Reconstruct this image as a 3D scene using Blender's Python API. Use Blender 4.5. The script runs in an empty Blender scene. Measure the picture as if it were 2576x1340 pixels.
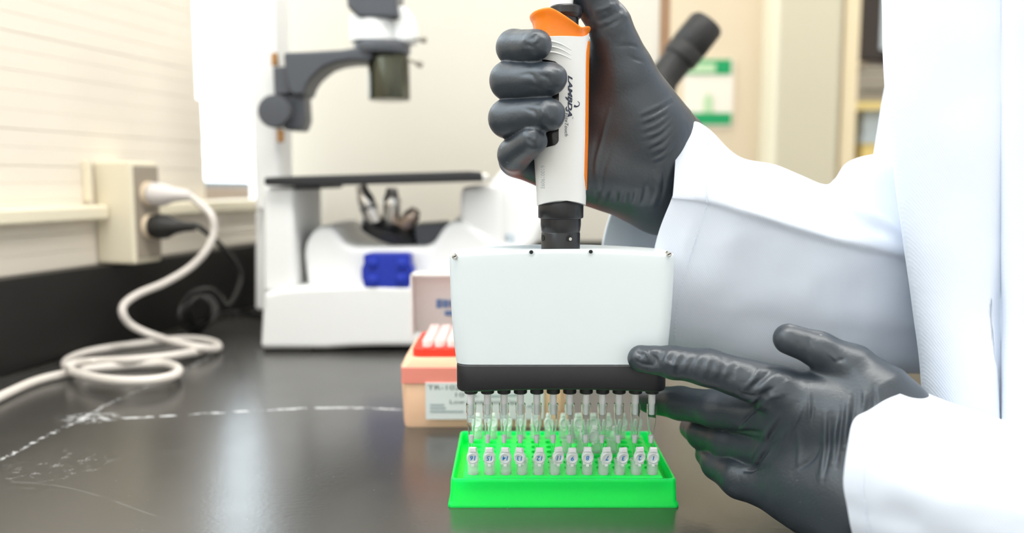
import bpy, bmesh, math, random
import numpy as np
from mathutils import Vector, Matrix, noise as mnoise

random.seed(7)
# ---------------------------------------------------------------- camera
F_PX, IMG_W, IMG_H = 2052.0, 2576, 1340
CAM_H = 0.177                       # lens height above the bench top (z = 0), metres
PITCH = math.atan(215.0 / F_PX)     # camera tips down about six degrees
CS, SN = math.cos(PITCH), math.sin(PITCH)
SC = bpy.context.scene
COL = SC.collection

cam_data = bpy.data.cameras.new('camera')
cam = bpy.data.objects.new('camera', cam_data)
COL.objects.link(cam)
cam.location = (0, 0, CAM_H)
cam.rotation_euler = (math.pi / 2 - PITCH, 0, 0)
cam_data.sensor_width = 36.0
cam_data.lens = 36.0 * F_PX / IMG_W
cam_data.clip_start = 0.02
cam_data.clip_end = 60
cam_data.dof.use_dof = True
cam_data.dof.focus_distance = 0.425
cam_data.dof.aperture_fstop = 4.5
SC.camera = cam

# ---------------------------------------------------------------- light and exposure
SC.view_settings.view_transform = 'Standard'
SC.view_settings.look = 'None'
SC.view_settings.gamma = 1.0
SC.view_settings.use_curve_mapping = False
SC.view_settings.exposure = 0.30

world = bpy.data.worlds.new('overcast_sky')
SC.world = world
world.use_nodes = True
world.node_tree.nodes['Background'].inputs['Color'].default_value = (0.82, 0.93, 1.0, 1)
world.node_tree.nodes['Background'].inputs['Strength'].default_value = 4.1


def area_light(name, loc, size, power, color=(1, 1, 1), rot=(0, 0, 0)):
    l = bpy.data.lights.new(name, 'AREA')
    l.shape = 'RECTANGLE'
    l.size, l.size_y = size
    l.energy = power
    l.color = color
    o = bpy.data.objects.new(name, l)
    o.location = loc
    o.rotation_euler = rot
    COL.objects.link(o)
    return o


# light of the ceiling troffers (their housings are built with the ceiling)
TROFFERS = [(-0.15, 0.15), (1.05, 0.15), (-0.15, 1.75), (1.15, 1.75)]
CEIL_Z = 1.75
for (tx, ty) in TROFFERS:
    area_light('troffer_light', (tx, ty, CEIL_Z - 0.03), (1.1, 0.5), 11.5, (1.0, 0.985, 0.96))

# ---------------------------------------------------------------- geometry helpers


def P(px, py, Y):
    """World point at depth Y seen at photograph pixel (px, py)."""
    u = (px - IMG_W / 2) / F_PX
    v = (py - IMG_H / 2) / F_PX
    k = Y / (CS - v * SN)
    return Vector((u * k, Y, CAM_H - (SN + v * CS) * k))


def T(px, py, z=0.0):
    """World point on the horizontal plane at height z."""
    v = (py - IMG_H / 2) / F_PX
    k = (CAM_H - z) / (SN + v * CS)
    return P(px, py, k * (CS - v * SN))


def S(px, Y):
    """Length in metres of px pixels at depth Y."""
    return px / F_PX * Y


class MB:
    """Collects vertices and faces for ONE mesh."""

    def __init__(self):
        self.v, self.f = [], []

    def add(self, verts, faces):
        n = len(self.v)
        self.v += [tuple(p) for p in verts]
        self.f += [tuple(i + n for i in f) for f in faces]
        return self

    def box(self, x0, x1, y0, y1, z0, z1):
        v = [(x, y, z) for z in (z0, z1) for y in (y0, y1) for x in (x0, x1)]
        return self.add(v, [(0, 2, 3, 1), (4, 5, 7, 6), (0, 1, 5, 4), (2, 6, 7, 3), (0, 4, 6, 2), (1, 3, 7, 5)])

    def obox(self, c, ax, ay, az):
        """Oriented box: centre and three half-axis vectors."""
        c, ax, ay, az = map(Vector, (c, ax, ay, az))
        v = [c + ax * i + ay * j + az * k for k in (-1, 1) for j in (-1, 1) for i in (-1, 1)]
        return self.add(v, [(0, 2, 3, 1), (4, 5, 7, 6), (0, 1, 5, 4), (2, 6, 7, 3), (0, 4, 6, 2), (1, 3, 7, 5)])

    def prism(self, pts, d):
        """Closed polygon of 3D points extruded by vector d."""
        d = Vector(d)
        n = len(pts)
        a = [Vector(p) for p in pts]
        b = [p + d for p in a]
        faces = [tuple(range(n)), tuple(range(2 * n - 1, n - 1, -1))]
        faces += [(i, i + n, (i + 1) % n + n, (i + 1) % n) for i in range(n)]
        return self.add(a + b, faces)

    def rings(self, rings, cap=True, closed=True):
        """Loft of rings (lists of points of equal length)."""
        m = len(rings[0])
        v = [p for r in rings for p in r]
        f = []
        for i in range(len(rings) - 1):
            for j in range(m if closed else m - 1):
                k = (j + 1) % m
                f.append((i * m + j, i * m + k, (i + 1) * m + k, (i + 1) * m + j))
        if cap:
            f.append(tuple(reversed(range(m))))
            f.append(tuple((len(rings) - 1) * m + j for j in range(m)))
        return self.add(v, f)

    def lathe(self, prof, base, axis=(0, 0, 1), seg=32, cap=True):
        """prof: list of (radius, height along axis)."""
        axis = Vector(axis).normalized()
        t = Vector((1, 0, 0)) if abs(axis.x) < 0.8 else Vector((0, 1, 0))
        e1 = (t - axis * t.dot(axis)).normalized()
        e2 = axis.cross(e1)
        base = Vector(base)
        rr = []
        for r, h in prof:
            rr.append([base + axis * h + (e1 * math.cos(2 * math.pi * j / seg) + e2 * math.sin(2 * math.pi * j / seg)) * max(r, 1e-5)
                       for j in range(seg)])
        return self.rings(rr, cap)

    def tube(self, path, r, seg=12, closed=False):
        path = [Vector(p) for p in path]
        n = len(path)
        rr = []
        prev = None
        for i, p in enumerate(path):
            a = path[(i - 1) % n] if (closed or i > 0) else path[i]
            b = path[(i + 1) % n] if (closed or i < n - 1) else path[i]
            t = (b - a).normalized()
            if prev is None:
                s = Vector((0, 0, 1)) if abs(t.z) < 0.9 else Vector((1, 0, 0))
                e1 = (s - t * s.dot(t)).normalized()
            else:
                e1 = (prev - t * prev.dot(t)).normalized()
            prev = e1
            e2 = t.cross(e1)
            rad = r[i] if isinstance(r, (list, tuple)) else r
            rr.append([p + (e1 * math.cos(2 * math.pi * j / seg) + e2 * math.sin(2 * math.pi * j / seg)) * rad for j in range(seg)])
        if closed:
            rr.append(rr[0])
            return self.rings(rr, False)
        return self.rings(rr, True)

    def build(self, name, mat, parent=None, bevel=0.0, seg=2, smooth=35, subsurf=0):
        me = bpy.data.meshes.new(name)
        me.from_pydata(self.v, [], self.f)
        bm = bmesh.new()
        bm.from_mesh(me)
        bmesh.ops.recalc_face_normals(bm, faces=bm.faces)
        bm.to_mesh(me)
        bm.free()
        return finish(name, me, mat, parent, bevel, seg, smooth, subsurf)


def finish(name, me, mat, parent=None, bevel=0.0, seg=2, smooth=35, subsurf=0):
    if mat is not None:
        me.materials.append(mat)
    if smooth:
        me.polygons.foreach_set('use_smooth', [True] * len(me.polygons))
        if smooth < 180 and not bevel:
            me.set_sharp_from_angle(angle=math.radians(smooth))
    o = bpy.data.objects.new(name, me)
    COL.objects.link(o)
    if bevel:
        m = o.modifiers.new('bevel', 'BEVEL')
        m.width = bevel
        m.segments = seg
        m.limit_method = 'ANGLE'
        m.angle_limit = math.radians(30)
        m.harden_normals = True
    if subsurf:
        m = o.modifiers.new('subsurf', 'SUBSURF')
        m.levels = m.render_levels = subsurf
    if parent is not None:
        adopt(o, parent)
    return o


def adopt(o, parent):
    o.parent = parent
    m = parent.matrix_basis.copy()
    p = parent
    while p.parent is not None:
        m = p.parent.matrix_basis @ p.matrix_parent_inverse @ m
        p = p.parent
    if parent.parent is not None:
        # full world matrix of the parent
        m = world_of(parent)
    o.matrix_parent_inverse = m.inverted()


def world_of(o):
    if o.parent is None:
        return o.matrix_basis.copy()
    return world_of(o.parent) @ o.matrix_parent_inverse @ o.matrix_basis


def tag(o, label=None, cat=None, group=None, kind=None):
    if label:
        o['label'] = label
    if cat:
        o['category'] = cat
    if group:
        o['group'] = group
    if kind:
        o['kind'] = kind
    return o


def thing(name, label, cat, loc=(0, 0, 0), group=None):
    o = bpy.data.objects.new(name, None)
    o.empty_display_size = 0.02
    o.location = loc
    COL.objects.link(o)
    return tag(o, label, cat, group)


def copy_tree(o, parent=None):
    c = o.copy()
    COL.objects.link(c)
    if parent is not None:
        c.parent = parent
    for ch in [x for x in COL.objects if x.parent == o]:
        copy_tree(ch, c)
    return c


def crom(ctrl, per, closed=False):
    """Catmull-Rom resampling of an (n, ...) control array along axis 0."""
    c = np.asarray(ctrl, float)
    n = len(c)
    out = []
    segs = n if closed else n - 1
    for i in range(segs):
        if closed:
            p0, p1, p2, p3 = c[(i - 1) % n], c[i], c[(i + 1) % n], c[(i + 2) % n]
        else:
            p1, p2 = c[i], c[i + 1]
            p0 = c[i - 1] if i > 0 else 2 * p1 - p2
            p3 = c[i + 2] if i + 2 < n else 2 * p2 - p1
        for k in range(per):
            t = k / per
            out.append(0.5 * (2 * p1 + (p2 - p0) * t + (2 * p0 - 5 * p1 + 4 * p2 - p3) * t * t + (3 * p1 - p0 - 3 * p2 + p3) * t ** 3))
    if not closed:
        out.append(c[-1])
    return np.array(out)


def text_mesh(body, size, shear=0.0, offset=0.0, extrude=0.0, align='LEFT', res=3):
    cu = bpy.data.curves.new('lettering', 'FONT')
    cu.body = body
    cu.size = size
    cu.shear = shear
    cu.offset = offset
    cu.extrude = extrude
    cu.align_x = align
    cu.resolution_u = res
    o = bpy.data.objects.new('lettering', cu)
    COL.objects.link(o)
    dg = bpy.context.evaluated_depsgraph_get()
    me = bpy.data.meshes.new_from_object(o.evaluated_get(dg))
    bpy.data.objects.remove(o)
    bpy.data.curves.remove(cu)
    me.materials.clear()
    return me


# ---------------------------------------------------------------- materials
def mat(name, color, rough=0.5, metal=0.0, spec=0.5, noise=0.0, nscale=30.0, bump=0.0, bscale=200.0, sss=0.0,
        sss_r=0.01, alpha=1.0, trans=0.0, coat=0.0, ior=1.45, sheen=0.0):
    m = bpy.data.materials.new(name)
    m.use_nodes = True
    nt = m.node_tree
    b = nt.nodes['Principled BSDF']
    b.inputs['Base Color'].default_value = (*color, 1)
    b.inputs['Roughness'].default_value = rough
    b.inputs['Metallic'].default_value = metal
    b.inputs['Specular IOR Level'].default_value = spec
    b.inputs['IOR'].default_value = ior
    b.inputs['Alpha'].default_value = alpha
    b.inputs['Transmission Weight'].default_value = trans
    b.inputs['Coat Weight'].default_value = coat
    b.inputs['Sheen Weight'].default_value = sheen
    if sss:
        b.inputs['Subsurface Weight'].default_value = sss
        b.inputs['Subsurface Radius'].default_value = (1.0, 1.0, 1.0)
        b.inputs['Subsurface Scale'].default_value = sss_r
    tc = nt.nodes.new('ShaderNodeTexCoord')
    if noise:
        n = nt.nodes.new('ShaderNodeTexNoise')
        n.inputs['Scale'].default_value = nscale
        n.inputs['Detail'].default_value = 5
        nt.links.new(tc.outputs['Object'], n.inputs['Vector'])
        r = nt.nodes.new('ShaderNodeMix')
        r.data_type = 'RGBA'
        r.inputs['A'].default_value = (*[c * (1 - noise) for c in color], 1)
        r.inputs['B'].default_value = (*[min(1, c * (1 + noise)) for c in color], 1)
        nt.links.new(n.outputs['Fac'], r.inputs['Factor'])
        nt.links.new(r.outputs['Result'], b.inputs['Base Color'])
    if bump:
        n = nt.nodes.new('ShaderNodeTexNoise')
        n.inputs['Scale'].default_value = bscale
        n.inputs['Detail'].default_value = 4
        nt.links.new(tc.outputs['Object'], n.inputs['Vector'])
        bp = nt.nodes.new('ShaderNodeBump')
        bp.inputs['Strength'].default_value = bump
        bp.inputs['Distance'].default_value = 0.0006
        nt.links.new(n.outputs['Fac'], bp.inputs['Height'])
        nt.links.new(bp.outputs['Normal'], b.inputs['Normal'])
    return m


M = {}
M['wall_cream'] = mat('wall_cream', (0.87, 0.795, 0.69), 0.6, noise=0.02, nscale=14)
M['wall_beige'] = mat('wall_beige', (0.655, 0.61, 0.525), 0.7, noise=0.03, nscale=6)
M['panel_tan'] = mat('panel_tan', (0.60, 0.50, 0.365), 0.6, noise=0.03, nscale=5)
M['column_khaki'] = mat('column_khaki', (0.53, 0.485, 0.365), 0.5, noise=0.03, nscale=5)
M['cream_post'] = mat('cream_post', (0.82, 0.70, 0.48), 0.5)
M['wood_trim'] = mat('wood_trim', (0.30, 0.17, 0.09), 0.5, noise=0.2, nscale=40)
M['raceway'] = mat('raceway', (0.84, 0.77, 0.60), 0.4)
M['white_paint'] = mat('white_paint', (0.85, 0.85, 0.84), 0.5)
M['ceiling'] = mat('ceiling_white', (0.82, 0.80, 0.76), 0.8)
M['floor'] = mat('floor_vinyl', (0.35, 0.32, 0.28), 0.5, noise=0.1)
M['splash'] = mat('epoxy_black', (0.012, 0.011, 0.010), 0.42, noise=0.2, nscale=25)
M['outlet_plate'] = mat('outlet_plate', (0.34, 0.29, 0.23), 0.45)
M['outlet_cream'] = mat('outlet_cream', (0.75, 0.62, 0.45), 0.4)
M['cord_white'] = mat('cord_white', (0.74, 0.69, 0.64), 0.4)
M['plug_white'] = mat('plug_white', (0.72, 0.68, 0.66), 0.4)
M['cord_black'] = mat('cord_black', (0.018, 0.017, 0.016), 0.45)
M['scope_white'] = mat('scope_white', (0.88, 0.88, 0.87), 0.38)
M['scope_black'] = mat('scope_black', (0.020, 0.020, 0.022), 0.42)
M['scope_grey'] = mat('scope_grey', (0.075, 0.080, 0.092), 0.42)
M['condenser'] = mat('condenser_metal', (0.085, 0.085, 0.06), 0.22, metal=0.75)
M['chrome'] = mat('chrome', (0.75, 0.72, 0.68), 0.18, metal=1.0)
M['bronze'] = mat('bronze', (0.42, 0.33, 0.27), 0.3, metal=0.9)
M['copper'] = mat('copper', (0.45, 0.24, 0.09), 0.4, metal=0.8)
M['blue'] = mat('blue_plastic', (0.012, 0.035, 0.40), 0.4)
M['rubber'] = mat('rubber_black', (0.018, 0.017, 0.016), 0.55)
M['peach'] = mat('peach_plastic', (0.96, 0.60, 0.40), 0.35, sss=0.4, sss_r=0.006)
M['box_red'] = mat('box_red', (0.90, 0.06, 0.03), 0.35, sss=0.2, sss_r=0.004)
M['tip_red_reflection'] = mat('tip_red_reflection', (0.95, 0.75, 0.72), 0.35)  # whitish tips; the red tray's reflection is put into their colour
M['lid_clear'] = mat('lid_clear', (0.97, 0.965, 0.945), 0.25, alpha=0.82)
M['paper'] = mat('paper_label', (0.80, 0.81, 0.82), 0.6)
M['ink_grey'] = mat('ink_grey', (0.08, 0.085, 0.10), 0.6)
M['ink_blue'] = mat('ink_blue', (0.0, 0.22, 0.62), 0.6)
M['logo_blue'] = mat('logo_blue', (0.16, 0.28, 0.55), 0.6)
M['logo_red'] = mat('logo_red', (0.7, 0.08, 0.12), 0.6)
M['ink_navy'] = mat('ink_navy', (0.025, 0.035, 0.065), 0.5)
M['ink_pale'] = mat('ink_pale', (0.42, 0.47, 0.49), 0.5)
M['rack_green'] = mat('rack_green', (0.0, 0.90, 0.085), 0.36, spec=0.35, sss=0.55, sss_r=0.012)
M['block_green'] = mat('block_green', (0.01, 0.92, 0.12), 0.4, spec=0.3)
M['tube_clear'] = mat('tube_clear', (0.88, 0.96, 0.91), 0.22, alpha=0.36)
M['cap_clear'] = mat('cap_clear', (0.93, 0.97, 0.95), 0.28, alpha=0.80)
M['tip_clear'] = mat('tip_clear', (0.93, 0.97, 0.955), 0.06, trans=1.0, ior=1.22)
M['filter_white'] = mat('filter_white', (0.95, 0.95, 0.95), 0.6)
M['nozzle_white'] = mat('nozzle_white', (0.96, 0.96, 0.96), 0.35)
M['pip_white'] = mat('pipette_white', (0.745, 0.80, 0.81), 0.32, bump=0.02, bscale=900)
M['pip_warm'] = mat('handle_white', (0.76, 0.755, 0.735), 0.34, bump=0.02, bscale=900)
M['pip_black'] = mat('module_black', (0.016, 0.016, 0.018), 0.42, bump=0.06, bscale=1800)
M['collar_black'] = mat('collar_black', (0.018, 0.018, 0.020), 0.28)
M['trigger_black'] = mat('trigger_black', (0.014, 0.012, 0.012), 0.12)
M['orange'] = mat('orange_plastic', (1.0, 0.23, 0.01), 0.24, sss=0.15, sss_r=0.004)
M['steel'] = mat('steel', (0.62, 0.60, 0.56), 0.25, metal=1.0)
M['hole'] = mat('hole_dark', (0.004, 0.006, 0.006), 0.6)
M['glove'] = mat('nitrile_black', (0.028, 0.037, 0.048), 0.39, spec=0.85, bump=0.2, bscale=700, noise=0.15, nscale=60)
M['green_print'] = mat('green_print', (0.0, 0.27, 0.09), 0.6)
M['sign_paper'] = mat('sign_paper', (0.74, 0.68, 0.60), 0.6)
M['print_pale'] = mat('print_pale_green', (0.42, 0.58, 0.36), 0.6)
M['monitor'] = mat('monitor_dark', (0.035, 0.026, 0.022), 0.3)
M['device_grey'] = mat('device_grey', (0.27, 0.245, 0.20), 0.5)
M['yellow_box'] = mat('yellow_box', (0.72, 0.58, 0.24), 0.5)
M['pale_blue'] = mat('pale_blue', (0.52, 0.60, 0.66), 0.5)
M['brick_out'] = mat('outdoor_brick', (0.17, 0.095, 0.045), 0.8)
M['roof_out'] = mat('outdoor_roof', (0.055, 0.075, 0.09), 0.8)
M['glass'] = mat('window_glass', (1, 1, 1), 0.02, alpha=0.08)
M['lamp_panel'] = mat('lamp_panel', (0.9, 0.9, 0.88), 0.5)
# scuffs and dust on the gloves
_nt = M['glove'].node_tree
_pb = _nt.nodes['Principled BSDF']
_tc = _nt.nodes.new('ShaderNodeTexCoord')
_mp = _nt.nodes.new('ShaderNodeMapping')
_mp.inputs['Rotation'].default_value = (0.3, 0.6, 0.2)
_mp.inputs['Scale'].default_value = (1.0, 1.0, 3.2)
_nt.links.new(_tc.outputs['Object'], _mp.inputs['Vector'])
_n1 = _nt.nodes.new('ShaderNodeTexNoise')
_n1.inputs['Scale'].default_value = 330
_n1.inputs['Detail'].default_value = 2
_nt.links.new(_mp.outputs['Vector'], _n1.inputs['Vector'])
_n2 = _nt.nodes.new('ShaderNodeTexNoise')
_n2.inputs['Scale'].default_value = 42
_nt.links.new(_tc.outputs['Object'], _n2.inputs['Vector'])
_r1 = _nt.nodes.new('ShaderNodeMapRange')
_r1.inputs['From Min'].default_value = 0.735
_r1.inputs['From Max'].default_value = 0.80
_nt.links.new(_n1.outputs['Fac'], _r1.inputs['Value'])
_r2 = _nt.nodes.new('ShaderNodeMapRange')
_r2.inputs['From Min'].default_value = 0.52
_r2.inputs['From Max'].default_value = 0.62
_nt.links.new(_n2.outputs['Fac'], _r2.inputs['Value'])
_mm = _nt.nodes.new('ShaderNodeMath')
_mm.operation = 'MULTIPLY'
_nt.links.new(_r1.outputs['Result'], _mm.inputs[0])
_nt.links.new(_r2.outputs['Result'], _mm.inputs[1])
_mx = _nt.nodes.new('ShaderNodeMix')
_mx.data_type = 'RGBA'
_old = _pb.inputs['Base Color'].links[0].from_socket
_nt.links.new(_mm.outputs[0], _mx.inputs['Factor'])
_nt.links.new(_old, _mx.inputs['A'])
_mx.inputs['B'].default_value = (0.45, 0.50, 0.55, 1)
_nt.links.new(_mx.outputs['Result'], _pb.inputs['Base Color'])
_b = M['lamp_panel'].node_tree.nodes['Principled BSDF']
_b.inputs['Emission Color'].default_value = (1, 0.96, 0.9, 1)
_b.inputs['Emission Strength'].default_value = 3.0


def coat_material():
    m = mat('coat_twill', (0.77, 0.815, 0.90), 0.8, sheen=0.15)
    nt = m.node_tree
    b = nt.nodes['Principled BSDF']
    tc = nt.nodes.new('ShaderNodeTexCoord')
    mp = nt.nodes.new('ShaderNodeMapping')
    mp.inputs['Rotation'].default_value = (0, math.radians(32), 0)
    nt.links.new(tc.outputs['Object'], mp.inputs['Vector'])
    w = nt.nodes.new('ShaderNodeTexWave')
    w.bands_direction = 'X'
    w.inputs['Scale'].default_value = 330.0
    w.inputs['Distortion'].default_value = 0.6
    nt.links.new(mp.outputs['Vector'], w.inputs['Vector'])
    n = nt.nodes.new('ShaderNodeTexNoise')
    n.inputs['Scale'].default_value = 26
    n.inputs['Detail'].default_value = 3
    nt.links.new(tc.outputs['Object'], n.inputs['Vector'])
    b1 = nt.nodes.new('ShaderNodeBump')
    b1.inputs['Strength'].default_value = 0.25
    b1.inputs['Distance'].default_value = 0.004
    nt.links.new(n.outputs['Fac'], b1.inputs['Height'])
    b2 = nt.nodes.new('ShaderNodeBump')
    b2.inputs['Strength'].default_value = 0.18
    b2.inputs['Distance'].default_value = 0.00025
    nt.links.new(w.outputs['Fac'], b2.inputs['Height'])
    nt.links.new(b1.outputs['Normal'], b2.inputs['Normal'])
    nt.links.new(b2.outputs['Normal'], b.inputs['Normal'])
    return m


M['coat'] = coat_material()


def bench_material():
    """Black epoxy bench top with chalky residue lines, smudges and dust specks."""
    m = mat('bench_epoxy', (0.042, 0.040, 0.037), 0.30, ior=1.95)
    nt = m.node_tree
    N, L = nt.nodes, nt.links
    b = N['Principled BSDF']
    geo = N.new('ShaderNodeNewGeometry')
    sep = N.new('ShaderNodeSeparateXYZ')
    L.new(geo.outputs['Position'], sep.inputs[0])

    def sock(v):
        return v

    def math_(op, a, c=None, d=None):
        n = N.new('ShaderNodeMath')
        n.operation = op
        for i, v in enumerate((a, c, d)):
            if v is None:
                continue
            if isinstance(v, (int, float)):
                n.inputs[i].default_value = v
            else:
                L.new(v, n.inputs[i])
        return n.outputs[0]

    def noise_(scale, detail=3, rough=0.5):
        n = N.new('ShaderNodeTexNoise')
        n.inputs['Scale'].default_value = scale
        n.inputs['Detail'].default_value = detail
        n.inputs['Roughness'].default_value = rough
        L.new(geo.outputs['Position'], n.inputs['Vector'])
        return n.outputs['Fac']

    def ramp_(v, lo, hi):
        n = N.new('ShaderNodeMapRange')
        n.interpolation_type = 'SMOOTHSTEP'
        L.new(v, n.inputs['Value'])
        n.inputs['From Min'].default_value = lo
        n.inputs['From Max'].default_value = hi
        return n.outputs['Result']

    X, Y = sep.outputs['X'], sep.outputs['Y']

    def curve_mask(pts, width, seed_scale, thr, gain, swap=False):
        """Band around the cubic y = f(x) fitted through bench points, broken up by noise."""
        w = [T(px, py) for px, py in pts]
        xs = np.array([p.x for p in w])
        ys = np.array([p.y for p in w])
        if swap:
            xs, ys = ys, xs
        XX, YY = (Y, X) if swap else (X, Y)
        deg = min(3, len(pts) - 1)
        co = np.polyfit(xs, ys, deg)
        acc = float(co[0])
        for c in co[1:]:
            acc = math_('MULTIPLY_ADD', XX, acc, float(c))
        d = math_('ABSOLUTE', math_('SUBTRACT', YY, acc))
        d = math_('ADD', d, math_('MULTIPLY', math_('SUBTRACT', noise_(260), 0.5), width * 1.2))
        band = math_('SUBTRACT', 1.0, ramp_(d, width * 0.3, width))
        inx = math_('MULTIPLY', ramp_(XX, xs.min() - 0.004, xs.min() + 0.002), math_('SUBTRACT', 1.0, ramp_(XX, xs.max() - 0.01, xs.max() + 0.006)))
        br = ramp_(noise_(seed_scale, 4, 0.65), thr, thr + 0.12)
        return math_('MULTIPLY', math_('MULTIPLY', math_('MULTIPLY', band, inx), br), gain)

    line_a = curve_mask([(200, 1056), (400, 1044), (640, 1036), (900, 1022), (1012, 1032)], 0.0036, 85, 0.43, 0.66)
    line_b = curve_mask([(0, 1158), (90, 1110), (180, 1065), (260, 1022)], 0.0030, 190, 0.47, 0.80, True)
    line_c = curve_mask([(240, 1030), (330, 990), (430, 945), (520, 900)], 0.0040, 130, 0.46, 0.32, True)
    line_d = curve_mask([(30, 1212), (180, 1228), (330, 1275), (400, 1300)], 0.0016, 60, 0.36, 0.05)
    # smudge field near the front left
    cx, cy = T(140, 1175).x, T(140, 1175).y
    dx = math_('DIVIDE', math_('SUBTRACT', X, cx), 0.045)
    dy = math_('DIVIDE', math_('SUBTRACT', Y, cy), 0.05)
    rr = math_('SQRT', math_('ADD', math_('MULTIPLY', dx, dx), math_('MULTIPLY', dy, dy)))
    smudge = math_('MULTIPLY', math_('SUBTRACT', 1.0, ramp_(rr, 0.2, 1.0)), math_('MULTIPLY', ramp_(noise_(120, 5, 0.7), 0.52, 0.68), 0.22))
    cx2, cy2 = T(230, 1050).x, T(230, 1050).y
    dx2 = math_('DIVIDE', math_('SUBTRACT', X, cx2), 0.03)
    dy2 = math_('DIVIDE', math_('SUBTRACT', Y, cy2), 0.02)
    rr2 = math_('SQRT', math_('ADD', math_('MULTIPLY', dx2, dx2), math_('MULTIPLY', dy2, dy2)))
    smudge2 = math_('MULTIPLY', math_('SUBTRACT', 1.0, ramp_(rr2, 0.2, 1.0)), math_('MULTIPLY', ramp_(noise_(170, 5, 0.7), 0.44, 0.58), 0.55))
    # dust specks
    vo = N.new('ShaderNodeTexVoronoi')
    vo.inputs['Scale'].default_value = 260
    vo.inputs['Randomness'].default_value = 1.0
    L.new(geo.outputs['Position'], vo.inputs['Vector'])
    speck = math_('MULTIPLY', math_('SUBTRACT', 1.0, ramp_(vo.outputs['Distance'], 0.05, 0.10)), ramp_(noise_(37), 0.55, 0.70))
    speck = math_('MULTIPLY', speck, 0.30)
    haze = math_('MULTIPLY', ramp_(noise_(9, 5, 0.6), 0.45, 0.75), 0.012)
    tot = line_a
    for o in (line_b, line_c, line_d, smudge, smudge2, speck, haze):
        tot = math_('MAXIMUM', tot, o)
    mix = N.new('ShaderNodeMix')
    mix.data_type = 'RGBA'
    mix.inputs['A'].default_value = (0.042, 0.040, 0.037, 1)
    mix.inputs['B'].default_value = (0.80, 0.82, 0.84, 1)
    L.new(tot, mix.inputs['Factor'])
    L.new(mix.outputs['Result'], b.inputs['Base Color'])
    rg = math_('ADD', math_('MULTIPLY', noise_(22, 5, 0.6), 0.08), 0.20)
    L.new(math_('ADD', rg, math_('MULTIPLY', tot, 0.3)), b.inputs['Roughness'])
    bp = N.new('ShaderNodeBump')
    bp.inputs['Strength'].default_value = 0.05
    bp.inputs['Distance'].default_value = 0.001
    L.new(noise_(300, 3), bp.inputs['Height'])
    L.new(bp.outputs['Normal'], b.inputs['Normal'])
    return m


M['bench'] = bench_material()
# ================================================================ THE ROOM
FLOOR_Z = -0.90
WALL_A = math.radians(14.0)                     # the left wall runs away slightly to the right
WN = Vector((math.cos(WALL_A), -math.sin(WALL_A), 0))   # out of the wall into the room
WD = Vector((math.sin(WALL_A), math.cos(WALL_A), 0))    # along the wall, away from the lens
WO = Vector((-0.463, 0.73, 0))


def LW(s, o, z):
    """Point at s along the left wall, o out of the splash face, height z."""
    return WO + WD * s + WN * o + Vector((0, 0, z))


def wall_box(mb, s0, s1, o0, o1, z0, z1):
    c = LW((s0 + s1) / 2, (o0 + o1) / 2, (z0 + z1) / 2)
    return mb.obox(c, WN * abs(o1 - o0) / 2, WD * (s1 - s0) / 2, Vector((0, 0, (z1 - z0) / 2)))


def struct(o):
    o['kind'] = 'structure'
    return o


BACK_Y = 1.22
struct(MB().box(-3.2, 3.2, -2.5, 4.2, FLOOR_Z - 0.05, FLOOR_Z).build('floor', M['floor']))
struct(MB().box(-1.1, 2.7, -1.25, 2.85, CEIL_Z, CEIL_Z + 0.05).build('ceiling', M['ceiling']))

# bench top: an L of black epoxy, the person stands in its inner corner
bench_pts = [(-0.62, 0.16), (0.235, 0.16), (0.235, 0.555), (1.0, 0.555), (1.0, BACK_Y), (-0.36, BACK_Y), (-0.40, 0.98)]
bench = thing('lab_bench', 'black epoxy lab bench top marked with chalky white residue', 'bench', (0.1, 0.7, FLOOR_Z))
top = MB().prism([Vector((LW(-0.6, 0, 0).x - 0.0, 0.16, -0.03)), Vector((0.235, 0.16, -0.03)), Vector((0.235, 0.555, -0.03)),
                  Vector((1.0, 0.555, -0.03)), Vector((1.0, BACK_Y, -0.03)), LW(0.505, -0.0, -0.03), LW(0, 0, -0.03)], (0, 0, 0.03)).build('bench_top', M['bench'], bench)
MB().box(-0.30, 0.20, 0.24, 1.18, FLOOR_Z, -0.03).build('cabinet_base', M['splash'], bench)
MB().box(0.20, 0.95, 0.60, 1.18, FLOOR_Z, -0.03).build('cabinet_base', M['splash'], bench)
sp = MB()
wall_box(sp, -0.75, 0.50, -0.02, 0.0, 0.0, 0.088)
struct(sp.build('baseboard_left', M['splash'], bevel=0.002))
struct(MB().box(-0.335, 0.20, BACK_Y - 0.02, BACK_Y, 0.0, 0.088).build('baseboard_back', M['splash'], bevel=0.002))

# left wall: painted, laid in narrow courses; window at its far end
S_WIN0, S_WIN1 = 0.342, 0.498
W2_S0, W2_S1, W2_Z0, W2_Z1 = -1.85, 0.28, 0.47, 1.60     # tall window over the bench, above the frame
wl = MB()
wall_box(wl, -1.95, S_WIN0 - 0.004, -0.06, -0.024, FLOOR_Z, W2_Z0)
wall_left = struct(wl.build('wall_left', M['wall_cream']))
for i, (s0, s1, z0, z1) in enumerate(((-1.95, W2_S0, W2_Z0, W2_Z1), (W2_S1, S_WIN0 - 0.004, W2_Z0, W2_Z1), (-1.95, S_WIN0 - 0.004, W2_Z1, CEIL_Z))):
    wl = MB()
    wall_box(wl, s0, s1, -0.06, -0.024, z0, z1)
    struct(wl.build('wall_left_%d' % (i + 3), M['wall_cream']))
w2 = MB()
wall_box(w2, W2_S0, W2_S1, -0.045, -0.042, W2_Z0, W2_Z1)
w2 = struct(w2.build('window_2', M['glass']))
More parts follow.
